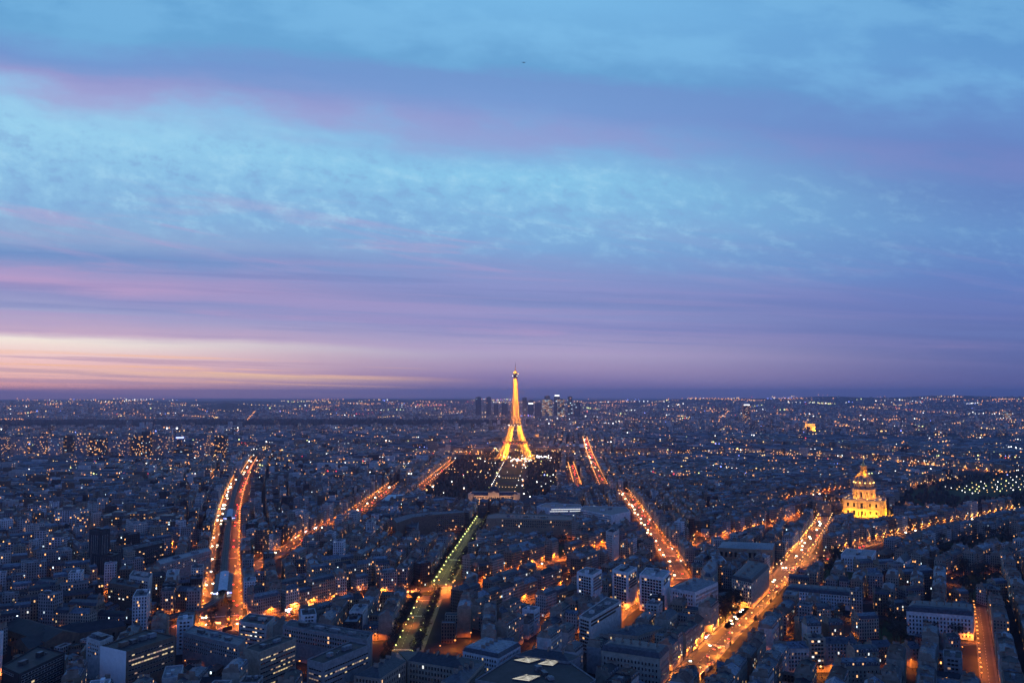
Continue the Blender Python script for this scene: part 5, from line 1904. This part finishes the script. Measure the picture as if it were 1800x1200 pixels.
# everything further off: one mass of blocks
mass = MB()
for r in rows[NIND:] + [w_ for w_ in wings if not w_.get('ind')]:
    co, si = math.cos(r['rz']), math.sin(r['rz'])
    tf = lambda x, y, co=co, si=si, r=r: (r['x'] + x * co - y * si, r['y'] + x * si + y * co)
    dist = math.hypot(r['x'], r['y'])
    bld(r, mass, mass, mass, tf, 'facade_' + r['tone'], dist < 2000)
# far quarters beyond the river up to the woods and the suburbs
BOIS = [PZ(*p) for p in ((-300, 741), (200, 740), (500, 739), (900, 740), (900, 748), (500, 751), (200, 752), (-300, 752))]
nfar = 0
xs = rng.uniform(-1, 1, 26000)
ds = np.sqrt(rng.uniform(4200 ** 2, 11500 ** 2, 26000))
ang = rng.uniform(0, 3, 60)
for u, d_ in zip(xs, ds):
    x, y = u * 0.66 * d_, d_
    if in_poly(BOIS, np.array(x), np.array(y)) or in_poly(RIVER, np.array(x), np.array(y)):
        continue
    if d_ > 6500 and random.random() < 0.35:
        continue
    z = float(far_height(np.array(x), np.array(y)))
    if math.exp(-((900 + F * x / y - 418) / 52) ** 2 - ((d_ - 10300) / 1100) ** 2) > 0.25:
        continue
    a = ang[int(abs(x) // 600 + (y // 700) * 7) % 60]
    w_, l_, h_ = random.uniform(18, 46), random.uniform(13, 24), random.uniform(10, 22)
    if random.random() < 0.03:
        h_ = random.uniform(28, 50)
        w_ = random.uniform(16, 34)
    co, si = math.cos(a), math.sin(a)
    q = [(x + p * co - o * si, y + p * si + o * co) for p, o in ((-w_ / 2, -l_ / 2), (w_ / 2, -l_ / 2), (w_ / 2, l_ / 2), (-w_ / 2, l_ / 2))]
    mass.prism(q, z - 3, z + h_, 'facade_' + random.choice(('cream', 'grey', 'pale', 'beige', 'white', 'brown')), random.choice(('zinc', 'pale_zinc', 'gravel', 'slate', 'roof_dark')), u0=random.randint(0, 4000) * 2.5)
kind(mass.obj('city_blocks'), 'stuff')

# ---------------------------------------------------------------- woods, parks, lawns
wood = MB()
rb = random.Random(5)


def clump(mb, x, y, z, r, h, mat):
    n = 6
    ph = rb.uniform(0, 6)
    ring = [(x + r * rb.uniform(.75, 1.15) * math.cos(ph + 2 * PI * i / n), y + r * rb.uniform(.75, 1.15) * math.sin(ph + 2 * PI * i / n)) for i in range(n)]
    rg2 = [(x + (p[0] - x) * .7 + rb.uniform(-.1, .1) * r, y + (p[1] - y) * .7, z + h * rb.uniform(.68, .85)) for p in ring]
    for i in range(n):
        j = (i + 1) % n
        mb.face([(*ring[i], z), (*ring[j], z), rg2[j], rg2[i]], mat)
        mb.face([rg2[i], rg2[j], (x, y, z + h)], mat)


xs_, ys_ = [p[0] for p in BOIS], [p[1] for p in BOIS]
nb = 0
while nb < 5200:
    x, y = rb.uniform(min(xs_), max(xs_)), rb.uniform(min(ys_), max(ys_))
    if in_poly(BOIS, np.array(x), np.array(y)):
        clump(wood, x, y, 0, rb.uniform(9, 17), rb.uniform(12, 22), 'wood')
        nb += 1
kind(wood.obj('forest'), 'stuff')
LAWN = [PZ(*p) for p in ((868, 868), (912, 868), (921, 822), (884, 822))]
b = MB()
b.face([(x, y, 0.12) for x, y in ccw(CHAMP)], 'ground')
kind(b.obj('park_path'), 'structure')
for f0, f1 in ((0.02, 0.30), (0.34, 0.62), (0.66, 0.97)):
    A, B, C, D = [Vector(p) for p in LAWN]
    q = [A.lerp(D, f0), B.lerp(C, f0), B.lerp(C, f1), A.lerp(D, f1)]
    b = MB()
    b.face([(p.x, p.y, 0.2) for p in [Vector(v) for v in ccw([tuple(p) for p in q])]], 'grass')
    kind(b.obj('lawn_grass'), 'structure')
pw = MB()
cx_, cy2 = [p[0] for p in CHAMP], [p[1] for p in CHAMP]
LW = [PZ(*p) for p in ((852, 880), (920, 880), (930, 812), (878, 812))]
sch_zone = [PZ(*p) for p in ((815, 900), (925, 900), (925, 872), (815, 872))]
nb = 0
while nb < 1050:
    x, y = rb.uniform(min(cx_), max(cx_)), rb.uniform(min(cy2), max(cy2))
    X, Y = np.array(x), np.array(y)
    if in_poly(CHAMP, X, Y) and not in_poly(LW, X, Y) and not in_poly(sch_zone, X, Y) and math.hypot(x - EIF[0], y - EIF[1]) > 95:
        clump(pw, x, y, 2, rb.uniform(4, 7), rb.uniform(7, 12), 'twigs')
        nb += 1
nb = 0
ex_, ey_ = [p[0] for p in ESPL], [p[1] for p in ESPL]
INNER = [PZ(*p) for p in ((1640, 868), (1800, 836), (1900, 850), (1720, 880))]
while nb < 420:
    x, y = rb.uniform(min(ex_), max(ex_)), rb.uniform(min(ey_), max(ey_))
    if in_poly(ESPL, np.array(x), np.array(y)) and not in_poly(INNER, np.array(x), np.array(y)):
        clump(pw, x, y, 2, rb.uniform(4, 7), rb.uniform(7, 11), 'twigs')
        nb += 1
kind(pw.obj('park_woods'), 'stuff')
b = MB()
b.face([(x, y, 0.12) for x, y in ccw(ESPL)], 'grass')
kind(b.obj('esplanade_grass'), 'structure')

# ---------------------------------------------------------------- trees (bare winter crowns)
TREES = []
for v in range(4):
    tr = random.Random(40 + v)
    t_, c_ = MB(), MB()
    hT = 13 + v
    t_.bar((0, 0, 0), (0.1, 0, hT * 0.45), 0.55, 'bark', 0.36)
    tips = []
    for i in range(8):
        a = i * 0.8 + tr.uniform(-.3, .3)
        z0 = hT * tr.uniform(.28, .46)
        e = Vector((math.cos(a) * tr.uniform(2, 4), math.sin(a) * tr.uniform(2, 4), hT * tr.uniform(.6, .92)))
        t_.bar((0, 0, z0), e, 0.24, 'bark', 0.08)
        tips.append(e)
        for _ in range(3):
            e2 = e + Vector((tr.uniform(-2, 2), tr.uniform(-2, 2), tr.uniform(-.5, 1.6)))
            t_.bar(e * 0.8 + Vector((0, 0, z0 * .2)), e2, 0.1, 'bark', 0.04)
            tips.append(e2)
    for _ in range(420):
        p = tr.choice(tips) + Vector((tr.gauss(0, .9), tr.gauss(0, .9), tr.gauss(0, .8)))
        d1 = Vector((tr.uniform(-1, 1), tr.uniform(-1, 1), tr.uniform(-1, 1))).normalized() * tr.uniform(.35, .8)
        d2 = Vector((tr.uniform(-1, 1), tr.uniform(-1, 1), tr.uniform(-1, 1))).normalized() * tr.uniform(.10, .24)
        c_.face([tuple(p - d1 - d2), tuple(p + d1 - d2), tuple(p + d1 + d2), tuple(p - d1 + d2)], 'twigs')
    TREES.append((t_.mesh('trunk'), c_.mesh('crown')))


def plant(x, y, label, group, sc=1.0):
    o = thing('bare_tree', label, 'tree', (x, y, 0), random.uniform(0, 6), group)
    o.scale = (sc, sc, sc * random.uniform(.85, 1.1))
    t_, c_ = random.choice(TREES)
    link('trunk', t_, o)
    link('crown', c_, o)


def along(nm, step, off, start=0.0):
    s = STREETS[nm]
    P = [Vector(p) for p in s['pts']]
    pos = start
    for i in range(len(P) - 1):
        d = P[i + 1] - P[i]
        L = d.length
        while pos < L:
            f = pos / L
            n_ = s['nrm'][i].lerp(s['nrm'][i + 1], f)
            yield P[i] + d * f + n_ * off, d.normalized()
            pos += step
        pos -= L


nt = 0
for nm, step, sc in (('green-lit avenue', 11.5, 0.8), ('planted avenue', 10, 0.95)):
    w = STREETS[nm]['w'] / 2
    for off, sd in ((w - (1.5 if nm != 'planted avenue' else 4.5), 'sunset side'), (-(w - (1.5 if nm != 'planted avenue' else 4.5)), 'dome side')):
        for p, d in along(nm, step, off, 8):
            plant(p.x, p.y, f'bare dark tree in the row on the {sd} of {nm}', f'trees on the {sd} of {nm}', sc * random.uniform(.9, 1.1))
            nt += 1
for nm, step, off0 in (('metro boulevard', 21, 7.5), ('dome boulevard', 26, 1.5)):
    w = STREETS[nm]['w'] / 2
    for off, sd in (((off0, 'sunset side'), (-off0, 'dome side')) if nm == 'metro boulevard' else ((w + 5, 'sunset side'), (-(w - 2), 'dome side'))):
        for p, d in along(nm, step, off, 5):
            if p.length < 1500 and nt < 175:
                plant(p.x, p.y, f'bare dark tree in the row on the {sd} of {nm}', f'trees on the {sd} of {nm}', random.uniform(.6, .8))
                nt += 1
PN = ('dark park above the garden crossing', 'walled garden beside dome boulevard crossing', 'garden behind the barracks building', 'small dark garden on the sunset side of dome boulevard',
      'grounds in front of the barracks building', 'sunken garden between the terraces near the barracks', 'dark square amid roofs near ministry building')
for q, nm, n_ in zip(PARKS, PN, (36, 24, 20, 20, 12, 10, 10)):
    xs_, ys_ = [p[0] for p in q], [p[1] for p in q]
    k = tries = 0
    b = MB()
    b.face([(x, y, 0.11) for x, y in ccw(q)], 'grass')
    kind(b.obj('garden_grass'), 'structure')
    while k < n_ and tries < 4000:
        tries += 1
        x, y = random.uniform(min(xs_), max(xs_)), random.uniform(min(ys_), max(ys_))
        if in_poly(q, np.array(x), np.array(y)):
            plant(x, y, f'bare dark tree growing in the {nm}', f'trees of the {nm}', random.uniform(.95, 1.35))
            k += 1
            nt += 1
print('trees', nt)

# ---------------------------------------------------------------- street lamps
LC = {'orange': (1.0, 0.21, 0.014), 'yellow': (1.0, 0.27, 0.028), 'green': (0.85, 0.75, 0.13), 'white': (1.0, 0.85, 0.65)}
SPOT = {}
LP = []
for nm, s in STREETS.items():
    sides = (1, -1) if nm != 'lamplit lane' else (-1,)
    for sd in sides:
        for p, d in along(nm, s['gap'], sd * (s['w'] / 2 - (1.4 if s['lamp'] != 'green' else s['w'] / 2 - 8.2)), s['gap'] * (0.3 if sd > 0 else 0.75)):
            LP.append((p.length, nm, sd, p, d, s))
# lamps glimpsed in the small streets between the blocks
k = 0
while k < 150:
    y = random.uniform(640, 2000)
    x = random.uniform(-.63, .63) * y
    j, i = int((y - Y0) / CELL), int((x - X0) / CELL)
    if not occ[j - 2:j + 3, i - 2:i + 3].any():
        LP.append((math.hypot(x, y), 'side street', 1, Vector((x, y)), Vector((1, 0)), dict(w=8, lamp='orange', power=random.uniform(.25, .9))))
        k += 1
for i in range(9):
    a = i * 2 * PI / 9
    LP.append((math.hypot(*ra), 'roundabout', 1, Vector((ra[0] + 31 * math.cos(a), ra[1] + 31 * math.sin(a))), Vector((1, 0)), dict(w=8, lamp='orange', power=1.0)))
for px, py in GLOW:
    p = Vector(PZ(px, py))
    LP.append((p.length, 'side street', 1, p, Vector((1, 0)), dict(w=8, lamp='orange' if px < 1000 or px % 2 else 'yellow', power=0.7)))
LP.sort(key=lambda t: t[0])
post_mesh = MB()
post_mesh.lathe([(0.28, 0), (0.28, 1.0), (0.11, 1.3), (0.08, 8.2)], 'post', 8)
post_mesh.bar((0, 0, 8.0), (0, 1.5, 8.7), 0.12, 'post')
post_mesh.box((0, 1.5, 8.65), (0.5, 1.0, 0.25), 'post')
post_mesh = post_mesh.mesh('post')
LANT = {}
rest = MB()
first_lamp = None
for i, (dist, nm, sd, p, d, s) in enumerate(LP):
    lc = s['lamp']
    p = p + d * random.uniform(-3.5, 3.5)
    r_ = (0.34 + 0.00044 * dist) * random.uniform(0.75, 1.25)
    zt = 8.2 if lc != 'green' else 5.6
    inward = math.atan2(-d.x * sd, d.y * sd) if nm not in ('side street', 'roundabout') else 0
    if i < 300:
        side = 'sunset side' if sd > 0 else 'dome side'
        lb = f'{lc}-glowing street lamp in the row on the {side} of {nm}' if nm not in ('side street', 'roundabout') else 'orange street lamp in the ring round the traffic island' if nm == 'roundabout' else 'orange street lamp glimpsed in a narrow street between apartment blocks'
        o = thing('street_lamp', lb, 'street lamp', (p.x, p.y, 0), inward, f'lamps on the {side} of {nm}' if nm not in ('side street', 'roundabout') else 'ring of lamps round the traffic island' if nm == 'roundabout' else 'lamps in narrow side streets')
        o2 = link('post', post_mesh, o)
        if lc == 'green':
            o2.scale = (1, 1, 0.68)
        r_ = round(r_, 1)
        key = (lc, r_)
        if key not in LANT:
            b = MB()
            b.lathe([(0, -1), (.7, -.75), (1, 0), (.7, .7), (0, 1)], 'lamp_' + lc, 8)
            b.v = [(x * r_, y * r_, z * r_) for x, y, z in b.v]
            LANT[key] = b.mesh('lantern')
        link('lantern', LANT[key], o, (0, 1.5, zt))
        holder, base = o, (0, 1.5, zt - r_ - 0.1)
    else:
        rest.octa((p.x, p.y, zt), r_, 'lamp_' + lc)
        rest.bar((p.x, p.y, 0), (p.x, p.y, zt), 0.2, 'post')
        holder, base = None, (p.x, p.y, zt - r_ - 0.1)
    pw_ = round(s['power'] * random.choice((0.35, 0.8, 1.0, 1.3)), 1)
    key = (lc, pw_)
    if key not in SPOT:
        l = bpy.data.lights.new('lamp_light', 'SPOT')
        l.energy = 26000 * max(pw_, 0.06)
        l.color = LC[lc]
        l.spot_size, l.spot_blend, l.shadow_soft_size = R(165), 0.35, 0.3
        SPOT[key] = l
    link('lamp_light', SPOT[key], holder, base)
print('lamps', len(LP))
kind(rest.obj('distant_street_lights'), 'stuff')

# ---------------------------------------------------------------- lamps of the park and the esplanade
pl_post = MB()
pl_post.lathe([(0.2, 0), (0.12, 0.8), (0.09, 4.2)], 'post', 6)
pl_post = pl_post.mesh('post')
PG = {}
for c in ('white', 'yellow', 'green', 'orange'):
    b = MB()
    b.lathe([(0, -1), (.75, -.7), (1, 0), (.7, .7), (0, 1)], 'lamp_' + c, 8)
    PG[c] = b.mesh('lantern')


def park_lamp(x, y, c, lb, gr, r):
    o = thing('park_lamp', lb, 'street lamp', (x, y, 0), 0, gr)
    link('post', pl_post, o)
    q = link('lantern', PG[c], o, (0, 0, 4.2 if c != 'orange' else 6))
    q.scale = (r, r, r)


k = 0
while k < 185:
    px, py = random.uniform(715, 1000), random.uniform(785, 884)
    x, y = PZ(px, py)
    X, Y = np.array(x), np.array(y)
    if in_poly(CHAMP, X, Y) and not in_poly(sch_zone, X, Y) and not in_poly(LAWN, X, Y):
        park_lamp(x, y, random.choice(('white', 'white', 'white', 'yellow', 'green', 'orange')), 'small bright lamp among the dark trees of the tower park', 'lamps among the tower park trees', random.uniform(1.0, 2.0))
        k += 1
for (pa, pb, n_, nm) in (((856, 872), (885, 815), 20, 'sunset edge'), ((905, 866), (921, 818), 7, 'dome edge')):
    A, B = Vector(PZ(*pa)), Vector(PZ(*pb))
    for i in range(n_):
        p = A.lerp(B, i / (n_ - 1))
        park_lamp(p.x, p.y, 'white' if i % 4 else 'yellow', f'white lamp in the bright row along the {nm} of the park lawn', f'lamp row on the {nm} of the park lawn', 0.95)
for (pa, pb) in (((884, 842), (911, 843)), ((872, 858), (906, 859))):
    A, B = Vector(PZ(*pa)), Vector(PZ(*pb))
    for i in range(7):
        p = A.lerp(B, i / 6)
        park_lamp(p.x, p.y, 'yellow', 'dim yellow lamp on a cross path over the park lawn', 'lamps on the lawn cross paths', 0.7)
k = 0
for r_ in range(6):
    A, B = Vector(PZ(1662 + r_ * 9, 858 + r_ * 2.4)), Vector(PZ(1800 + r_ * 6, 838 + r_ * 4.4))
    for i in range(11):
        p = A.lerp(B, (i + random.uniform(-.25, .25)) / 10)
        park_lamp(p.x, p.y, random.choice(('white', 'white', 'green', 'yellow')), 'white-green lamp in the rows on the dark esplanade lawn', 'lamps on the esplanade lawn', random.uniform(0.7, 1.4))

# ---------------------------------------------------------------- cars
CAR = {}


def car_mesh(col):
    if col not in CAR:
        b = MB()
        m_ = 'paint_' + col
        prof = [(-2.1, .35), (2.1, .35), (2.15, .8), (1.2, .95), (.55, 1.42), (-1.1, 1.45), (-1.75, .98), (-2.15, .9)]
        for s in (-1, 1):
            q = [(s * .86, y, z) for y, z in prof]
            b.face(q if s > 0 else q[::-1], m_)
            b.face([(s * .87, y, z) for y, z in ((1.05, .98), (.5, 1.36), (-1.05, 1.38), (-1.6, 1.0))][::s], 'glass_dark')
        for (y0, z0), (y1, z1) in zip(prof, prof[1:] + prof[:1]):
            g = (y0, z0) in ((1.2, .95), (-1.1, 1.45))
            b.face([(-.86, y0, z0), (.86, y0, z0), (.86, y1, z1), (-.86, y1, z1)], 'glass_dark' if g else m_)
        CAR[col] = b.mesh('body')
        b = MB()
        for k in range(10):
            a0, a1 = 2 * PI * k / 10, 2 * PI * (k + 1) / 10
            b.face([(-.1, .33 * math.cos(a0), .33 * math.sin(a0)), (.1, .33 * math.cos(a0), .33 * math.sin(a0)), (.1, .33 * math.cos(a1), .33 * math.sin(a1)), (-.1, .33 * math.cos(a1), .33 * math.sin(a1))], 'rubber')
            b.face([(.1, 0, 0), (.1, .33 * math.cos(a0), .33 * math.sin(a0)), (.1, .33 * math.cos(a1), .33 * math.sin(a1))], 'steel')
            b.face([(-.1, 0, 0), (-.1, .33 * math.cos(a1), .33 * math.sin(a1)), (-.1, .33 * math.cos(a0), .33 * math.sin(a0))], 'steel')
        CAR['wheel'] = b.mesh('wheel')
    return CAR[col]


LIGHTM = {}
ncar = 0
CARSPEC = [('metro boulevard', 40, 30, (11.5, 15, 18.5)), ('metro boulevard end', 6, 8, (5,)), ('tower boulevard', 24, 20, (3.5, 7.5)), ('tower boulevard end', 12, 28, (2.5, 6)),
           ('dome boulevard', 28, 20, (3, 6.5)), ('red-lit street', 0, 14, (3, 6)), ('west avenue', 10, 6, (4,)), ('roundabout street', 3, 3, (2.5,)), ('station street', 6, 6, (4,)),
           ('garden crossing', 8, 8, (4,)), ('dome avenue', 5, 5, (4,)), ('river quay', 5, 5, (5,))]
for nm, nh, ntl, lanes in CARSPEC:
    s = STREETS[nm]
    up_ = s['pts'][-1][1] >= s['pts'][0][1]
    Ltot = sum((Vector(b_) - Vector(a)).length for a, b_ in zip(s['pts'], s['pts'][1:]))
    for away, cnt in ((False, nh), (True, ntl)):
        for c in range(cnt):
            ln = random.choice(lanes)
            off = -ln if away == up_ else ln       # keep to the right of the direction of travel
            pos = random.uniform(0.02, 0.97) * Ltot
            p, d = next(along(nm, 1e9, off, pos))
            hd = d if (away == up_) else -d
            dist = p.length
            col = random.choice(('black', 'black', 'grey', 'silver', 'white', 'blue', 'red'))
            o = thing('car', f"{col} car with {'red tail' if away else 'bright head'} lights on {nm}", 'car', (p.x, p.y, s['z'] + 0.01), math.atan2(hd.y, hd.x) - PI / 2, f"{col} cars driving {'away' if away else 'closer'} on {nm}")
            link('body', car_mesh(col), o)
            if dist < 1000:
                for x in (-.8, .8):
                    for y in (-1.35, 1.3):
                        link('wheel', CAR['wheel'], o, (x, y, .33))
            r_ = 0.22 + 0.00038 * dist
            key = (away, round(r_, 1))
            if key not in LIGHTM:
                b = MB()
                b.lathe([(0, -r_), (r_ * .75, -r_ * .6), (r_, 0), (r_ * .7, r_ * .6), (0, r_)], 'tail_light' if away else 'head_light', 6)
                LIGHTM[key] = b.mesh('light')
            for x in (-.62, .62):
                link('taillight' if away else 'headlight', LIGHTM[key], o, (x, -2.2 if away else 2.2, .8))
            ncar += 1
print('cars', ncar)

# ---------------------------------------------------------------- lit shop fronts along the boulevards
ns = 0
for nm, n_, sds in (('metro boulevard', 44, (1, -1)), ('dome boulevard', 26, (1, -1)), ('west avenue', 16, (1, -1)), ('station street', 14, (1, -1)), ('tower boulevard', 22, (1, -1))):
    s = STREETS[nm]
    Ltot = sum((Vector(b_) - Vector(a)).length for a, b_ in zip(s['pts'], s['pts'][1:]))
    for i in range(n_):
        sd = 1 if (nm == 'metro boulevard' and i % 4) else random.choice(sds)
        p, d = next(along(nm, 1e9, sd * (s['w'] / 2 - 0.2), Ltot * random.uniform(.02, .96)))
        side = 'sunset side' if sd > 0 else 'dome side'
        c = random.choice(('white', 'yellow', 'yellow', 'orange', 'red') if nm == 'metro boulevard' else ('yellow', 'orange', 'white'))
        mt = {'white': 'sign_white', 'yellow': 'lamp_yellow', 'orange': 'lamp_orange', 'red': 'sign_red'}[c]
        o = thing('shop_front', f'{c}-lit shop front with awning at pavement level on the {side} of {nm}', 'shop', (p.x, p.y, 0.2), math.atan2(d.y, d.x) + (0 if sd > 0 else PI), f'{c} shop fronts on the {side} of {nm}')
        L = random.uniform(4, 11)
        b = MB()
        b.box((0, 0.3, 0), (L, 0.5, 3.6), 'plain_dark')
        b.face([(-L / 2 + .3, 0.0, .5), (L / 2 - .3, 0.0, .5), (L / 2 - .3, 0.0, 2.7), (-L / 2 + .3, 0.0, 2.7)], mt)
        b.obj('shop_window', o)
        b = MB()
        b.face([(-L / 2, -1.6, 2.8), (L / 2, -1.6, 2.8), (L / 2, 0, 3.4), (-L / 2, 0, 3.4)], 'paint_red' if i % 3 else 'paint_white')
        b.face([(-L / 2, -1.62, 2.5), (L / 2, -1.62, 2.5), (L / 2, -1.62, 2.8), (-L / 2, -1.62, 2.8)], mt)
        b.obj('awning', o)
        ns += 1

# ---------------------------------------------------------------- the sea of far lights
fl = MB()
rl_ = random.Random(77)
em = ['lamp_orange'] * 14 + ['lamp_yellow'] * 6 + ['lamp_white'] * 2 + ['sign_white', 'lamp_green', 'sign_blue', 'tail_light']


def far_light(px, py, k=1.0, mt=None):
    x, y = PZ(px, max(py, 690.5), 18) if py > 690 else (0, 1e9)
    z = 0.0
    if y > 7600:        # march outward until the rising suburbs meet this line of sight
        dirx_ = (px - 900) / F
        for d_ in range(7500, 16400, 120):
            z = float(far_height(np.array(dirx_ * d_), np.array(float(d_))))
            if 690 + (H - z - 18) / d_ * F <= py:
                x, y = dirx_ * d_, float(d_)
                break
        else:
            return
    d_ = math.hypot(x, y)
    r_ = (0.00056 * d_ + 0.3) * k * (0.95 if d_ > 7600 else 1)
    fl.octa((x, y, z + (17 if py < 738 else 23) + r_), r_, mt or rl_.choice(em))


for c in range(1560):
    py = 694 + 45 * rl_.random() ** 1.2 if c < 460 else rl_.uniform(738, 840)
    px = rl_.uniform(-20, 1820)
    if px < 1100 and py < 702:
        py += 7
    if (352 < px < 476 and py < 717) or (1350 < px < 1740 and py < 697 and rl_.random() < .8):
        continue
    if 735 < py < 753 and px < 900:
        continue
    n_ = rl_.choice((1, 1, 1, 2, 3, 5, 8, 12)) if c < 460 else rl_.choice((1, 1, 1, 2, 3))
    sx2, sy2 = rl_.uniform(3, 8) * rl_.choice((-1, 1)), rl_.gauss(0, .35)
    mt = rl_.choice(em)
    for i in range(n_):
        far_light(px + i * sx2 + rl_.gauss(0, 1), py + i * sy2 + rl_.gauss(0, .25), rl_.choice((.5, .7, .8, 1, 1.3)), mt if rl_.random() < .75 else None)
for (pa, pb, n_, mt) in (((530, 705), (605, 708), 16, 'lamp_yellow'), ((640, 710), (900, 708), 20, 'lamp_orange'), ((1010, 708), (1120, 706), 30, 'lamp_orange'), ((1210, 700), (1345, 704), 50, 'lamp_orange'),
                         ((1535, 694), (1590, 693), 18, 'lamp_yellow'), ((1620, 703), (1800, 706), 24, 'lamp_orange'), ((1110, 743), (1200, 742), 9, 'lamp_yellow'), ((1265, 735), (1280, 722), 12, 'lamp_orange'),
                         ((1700, 727), (1790, 730), 14, 'lamp_white'), ((200, 727), (330, 731), 14, 'lamp_orange'), ((436, 736), (452, 722), 12, 'lamp_orange'), ((376, 735), (388, 733), 9, 'lamp_yellow'),
                         ((345, 703), (372, 701), 8, 'lamp_orange'), ((0, 737), (45, 737), 12, 'lamp_orange'), ((550, 718), (600, 712), 10, 'lamp_orange'), ((1340, 800), (1400, 803), 18, 'lamp_orange'), ((1768, 788), (1800, 792), 8, 'sign_white')):
    for i in range(n_):
        t = (i + rl_.uniform(-.4, .4)) / n_
        far_light(pa[0] + (pb[0] - pa[0]) * t, pa[1] + (pb[1] - pa[1]) * t + rl_.gauss(0, .7), rl_.choice((.7, .9, 1.2)), mt)
# lit rooms and roof lamps over the nearer quarters
for c in range(900):
    py = 800 + 300 * rl_.random() ** 1.5
    px = rl_.uniform(0, 1800)
    x, y = PZ(px, py, 20)
    if in_poly(CHAMP, np.array(x), np.array(y)) or in_poly(ESPL, np.array(x), np.array(y)):
        continue
    r_ = (0.00042 * y + 0.1) * rl_.choice((.6, .8, 1))
    fl.octa((x, y, 20 + rl_.uniform(-3, 3)), r_, rl_.choice(em[:16]))
kind(fl.obj('city_lights'), 'stuff')

# ---------------------------------------------------------------- a distant airliner
dirx, diry = (921 - 900) / F, (600 - 110) / F
ya, za = math.cos(PITCH) - math.sin(PITCH) * diry, math.sin(PITCH) + math.cos(PITCH) * diry
D_ = 7500
pl = thing('airliner', 'tiny dark airliner crossing the blue clouds high up', 'aircraft', (dirx * D_, ya * D_, H + za * D_), R(80))
b = MB()
b.lathe([(0, -18), (1.4, -16.5), (1.95, -13), (1.95, 10), (1.2, 15), (0.3, 19)], 'paint_silver', 12)
b.v = [(x, z, y) for x, y, z in b.v]
b.obj('fuselage', pl)
for s in (-1, 1):
    b = MB()
    b.prism(ccw([(s * 1.5, -5), (s * 17, 5), (s * 17, 6.6), (s * 1.5, 2)]), -.9, -.5, 'paint_silver', 'paint_silver', True)
    b.obj('wing', pl)
    b = MB()
    b.lathe([(0.9, -2.2), (1.0, 0), (.6, 2)], 'steel', 10)
    b.v = [(x + s * 6, z - 2.6, y - 2.0) for x, y, z in b.v]
    b.obj('engine', pl)
    b = MB()
    b.prism(ccw([(s * .6, 14.5), (s * 6.5, 18), (s * 6.5, 19), (s * .6, 17.5)]), .6, .9, 'paint_silver', 'paint_silver', True)
    b.obj('tailplane', pl)
b = MB()
b.face([(0, 13, 1.6), (0, 18.5, 1.4), (0, 19.6, 6.4), (0, 17.4, 6.4)], 'paint_blue')
b.face([(0.25, 17.4, 6.4), (0.25, 19.6, 6.4), (0.25, 18.5, 1.4), (0.25, 13, 1.6)], 'paint_blue')
b.obj('fin', pl)

# ---------------------------------------------------------------- haze
HAZE = 5.4e-5
if HAZE:
    hz = bpy.data.materials.new('haze')
    hz.use_nodes = True
    t = hz.node_tree
    t.nodes.clear()
    pv = t.nodes.new('ShaderNodeVolumePrincipled')
    pv.inputs['Color'].default_value = (0.68, 0.65, 1.0, 1)
    pv.inputs['Density'].default_value = HAZE
    pv.inputs['Anisotropy'].default_value = 0.72
    ou = t.nodes.new('ShaderNodeOutputMaterial')
    t.links.new(pv.outputs[0], ou.inputs['Volume'])
    hz.cycles.homogeneous_volume = True
    MATS['haze'] = hz
    b = MB()
    q = [(-34800, -1000), (34800, -1000), (34800, 34800), (-34800, 34800)]
    b.prism(q, -1.5, 334.5, 'haze', 'haze', True)
    kind(b.obj('haze'), 'stuff')
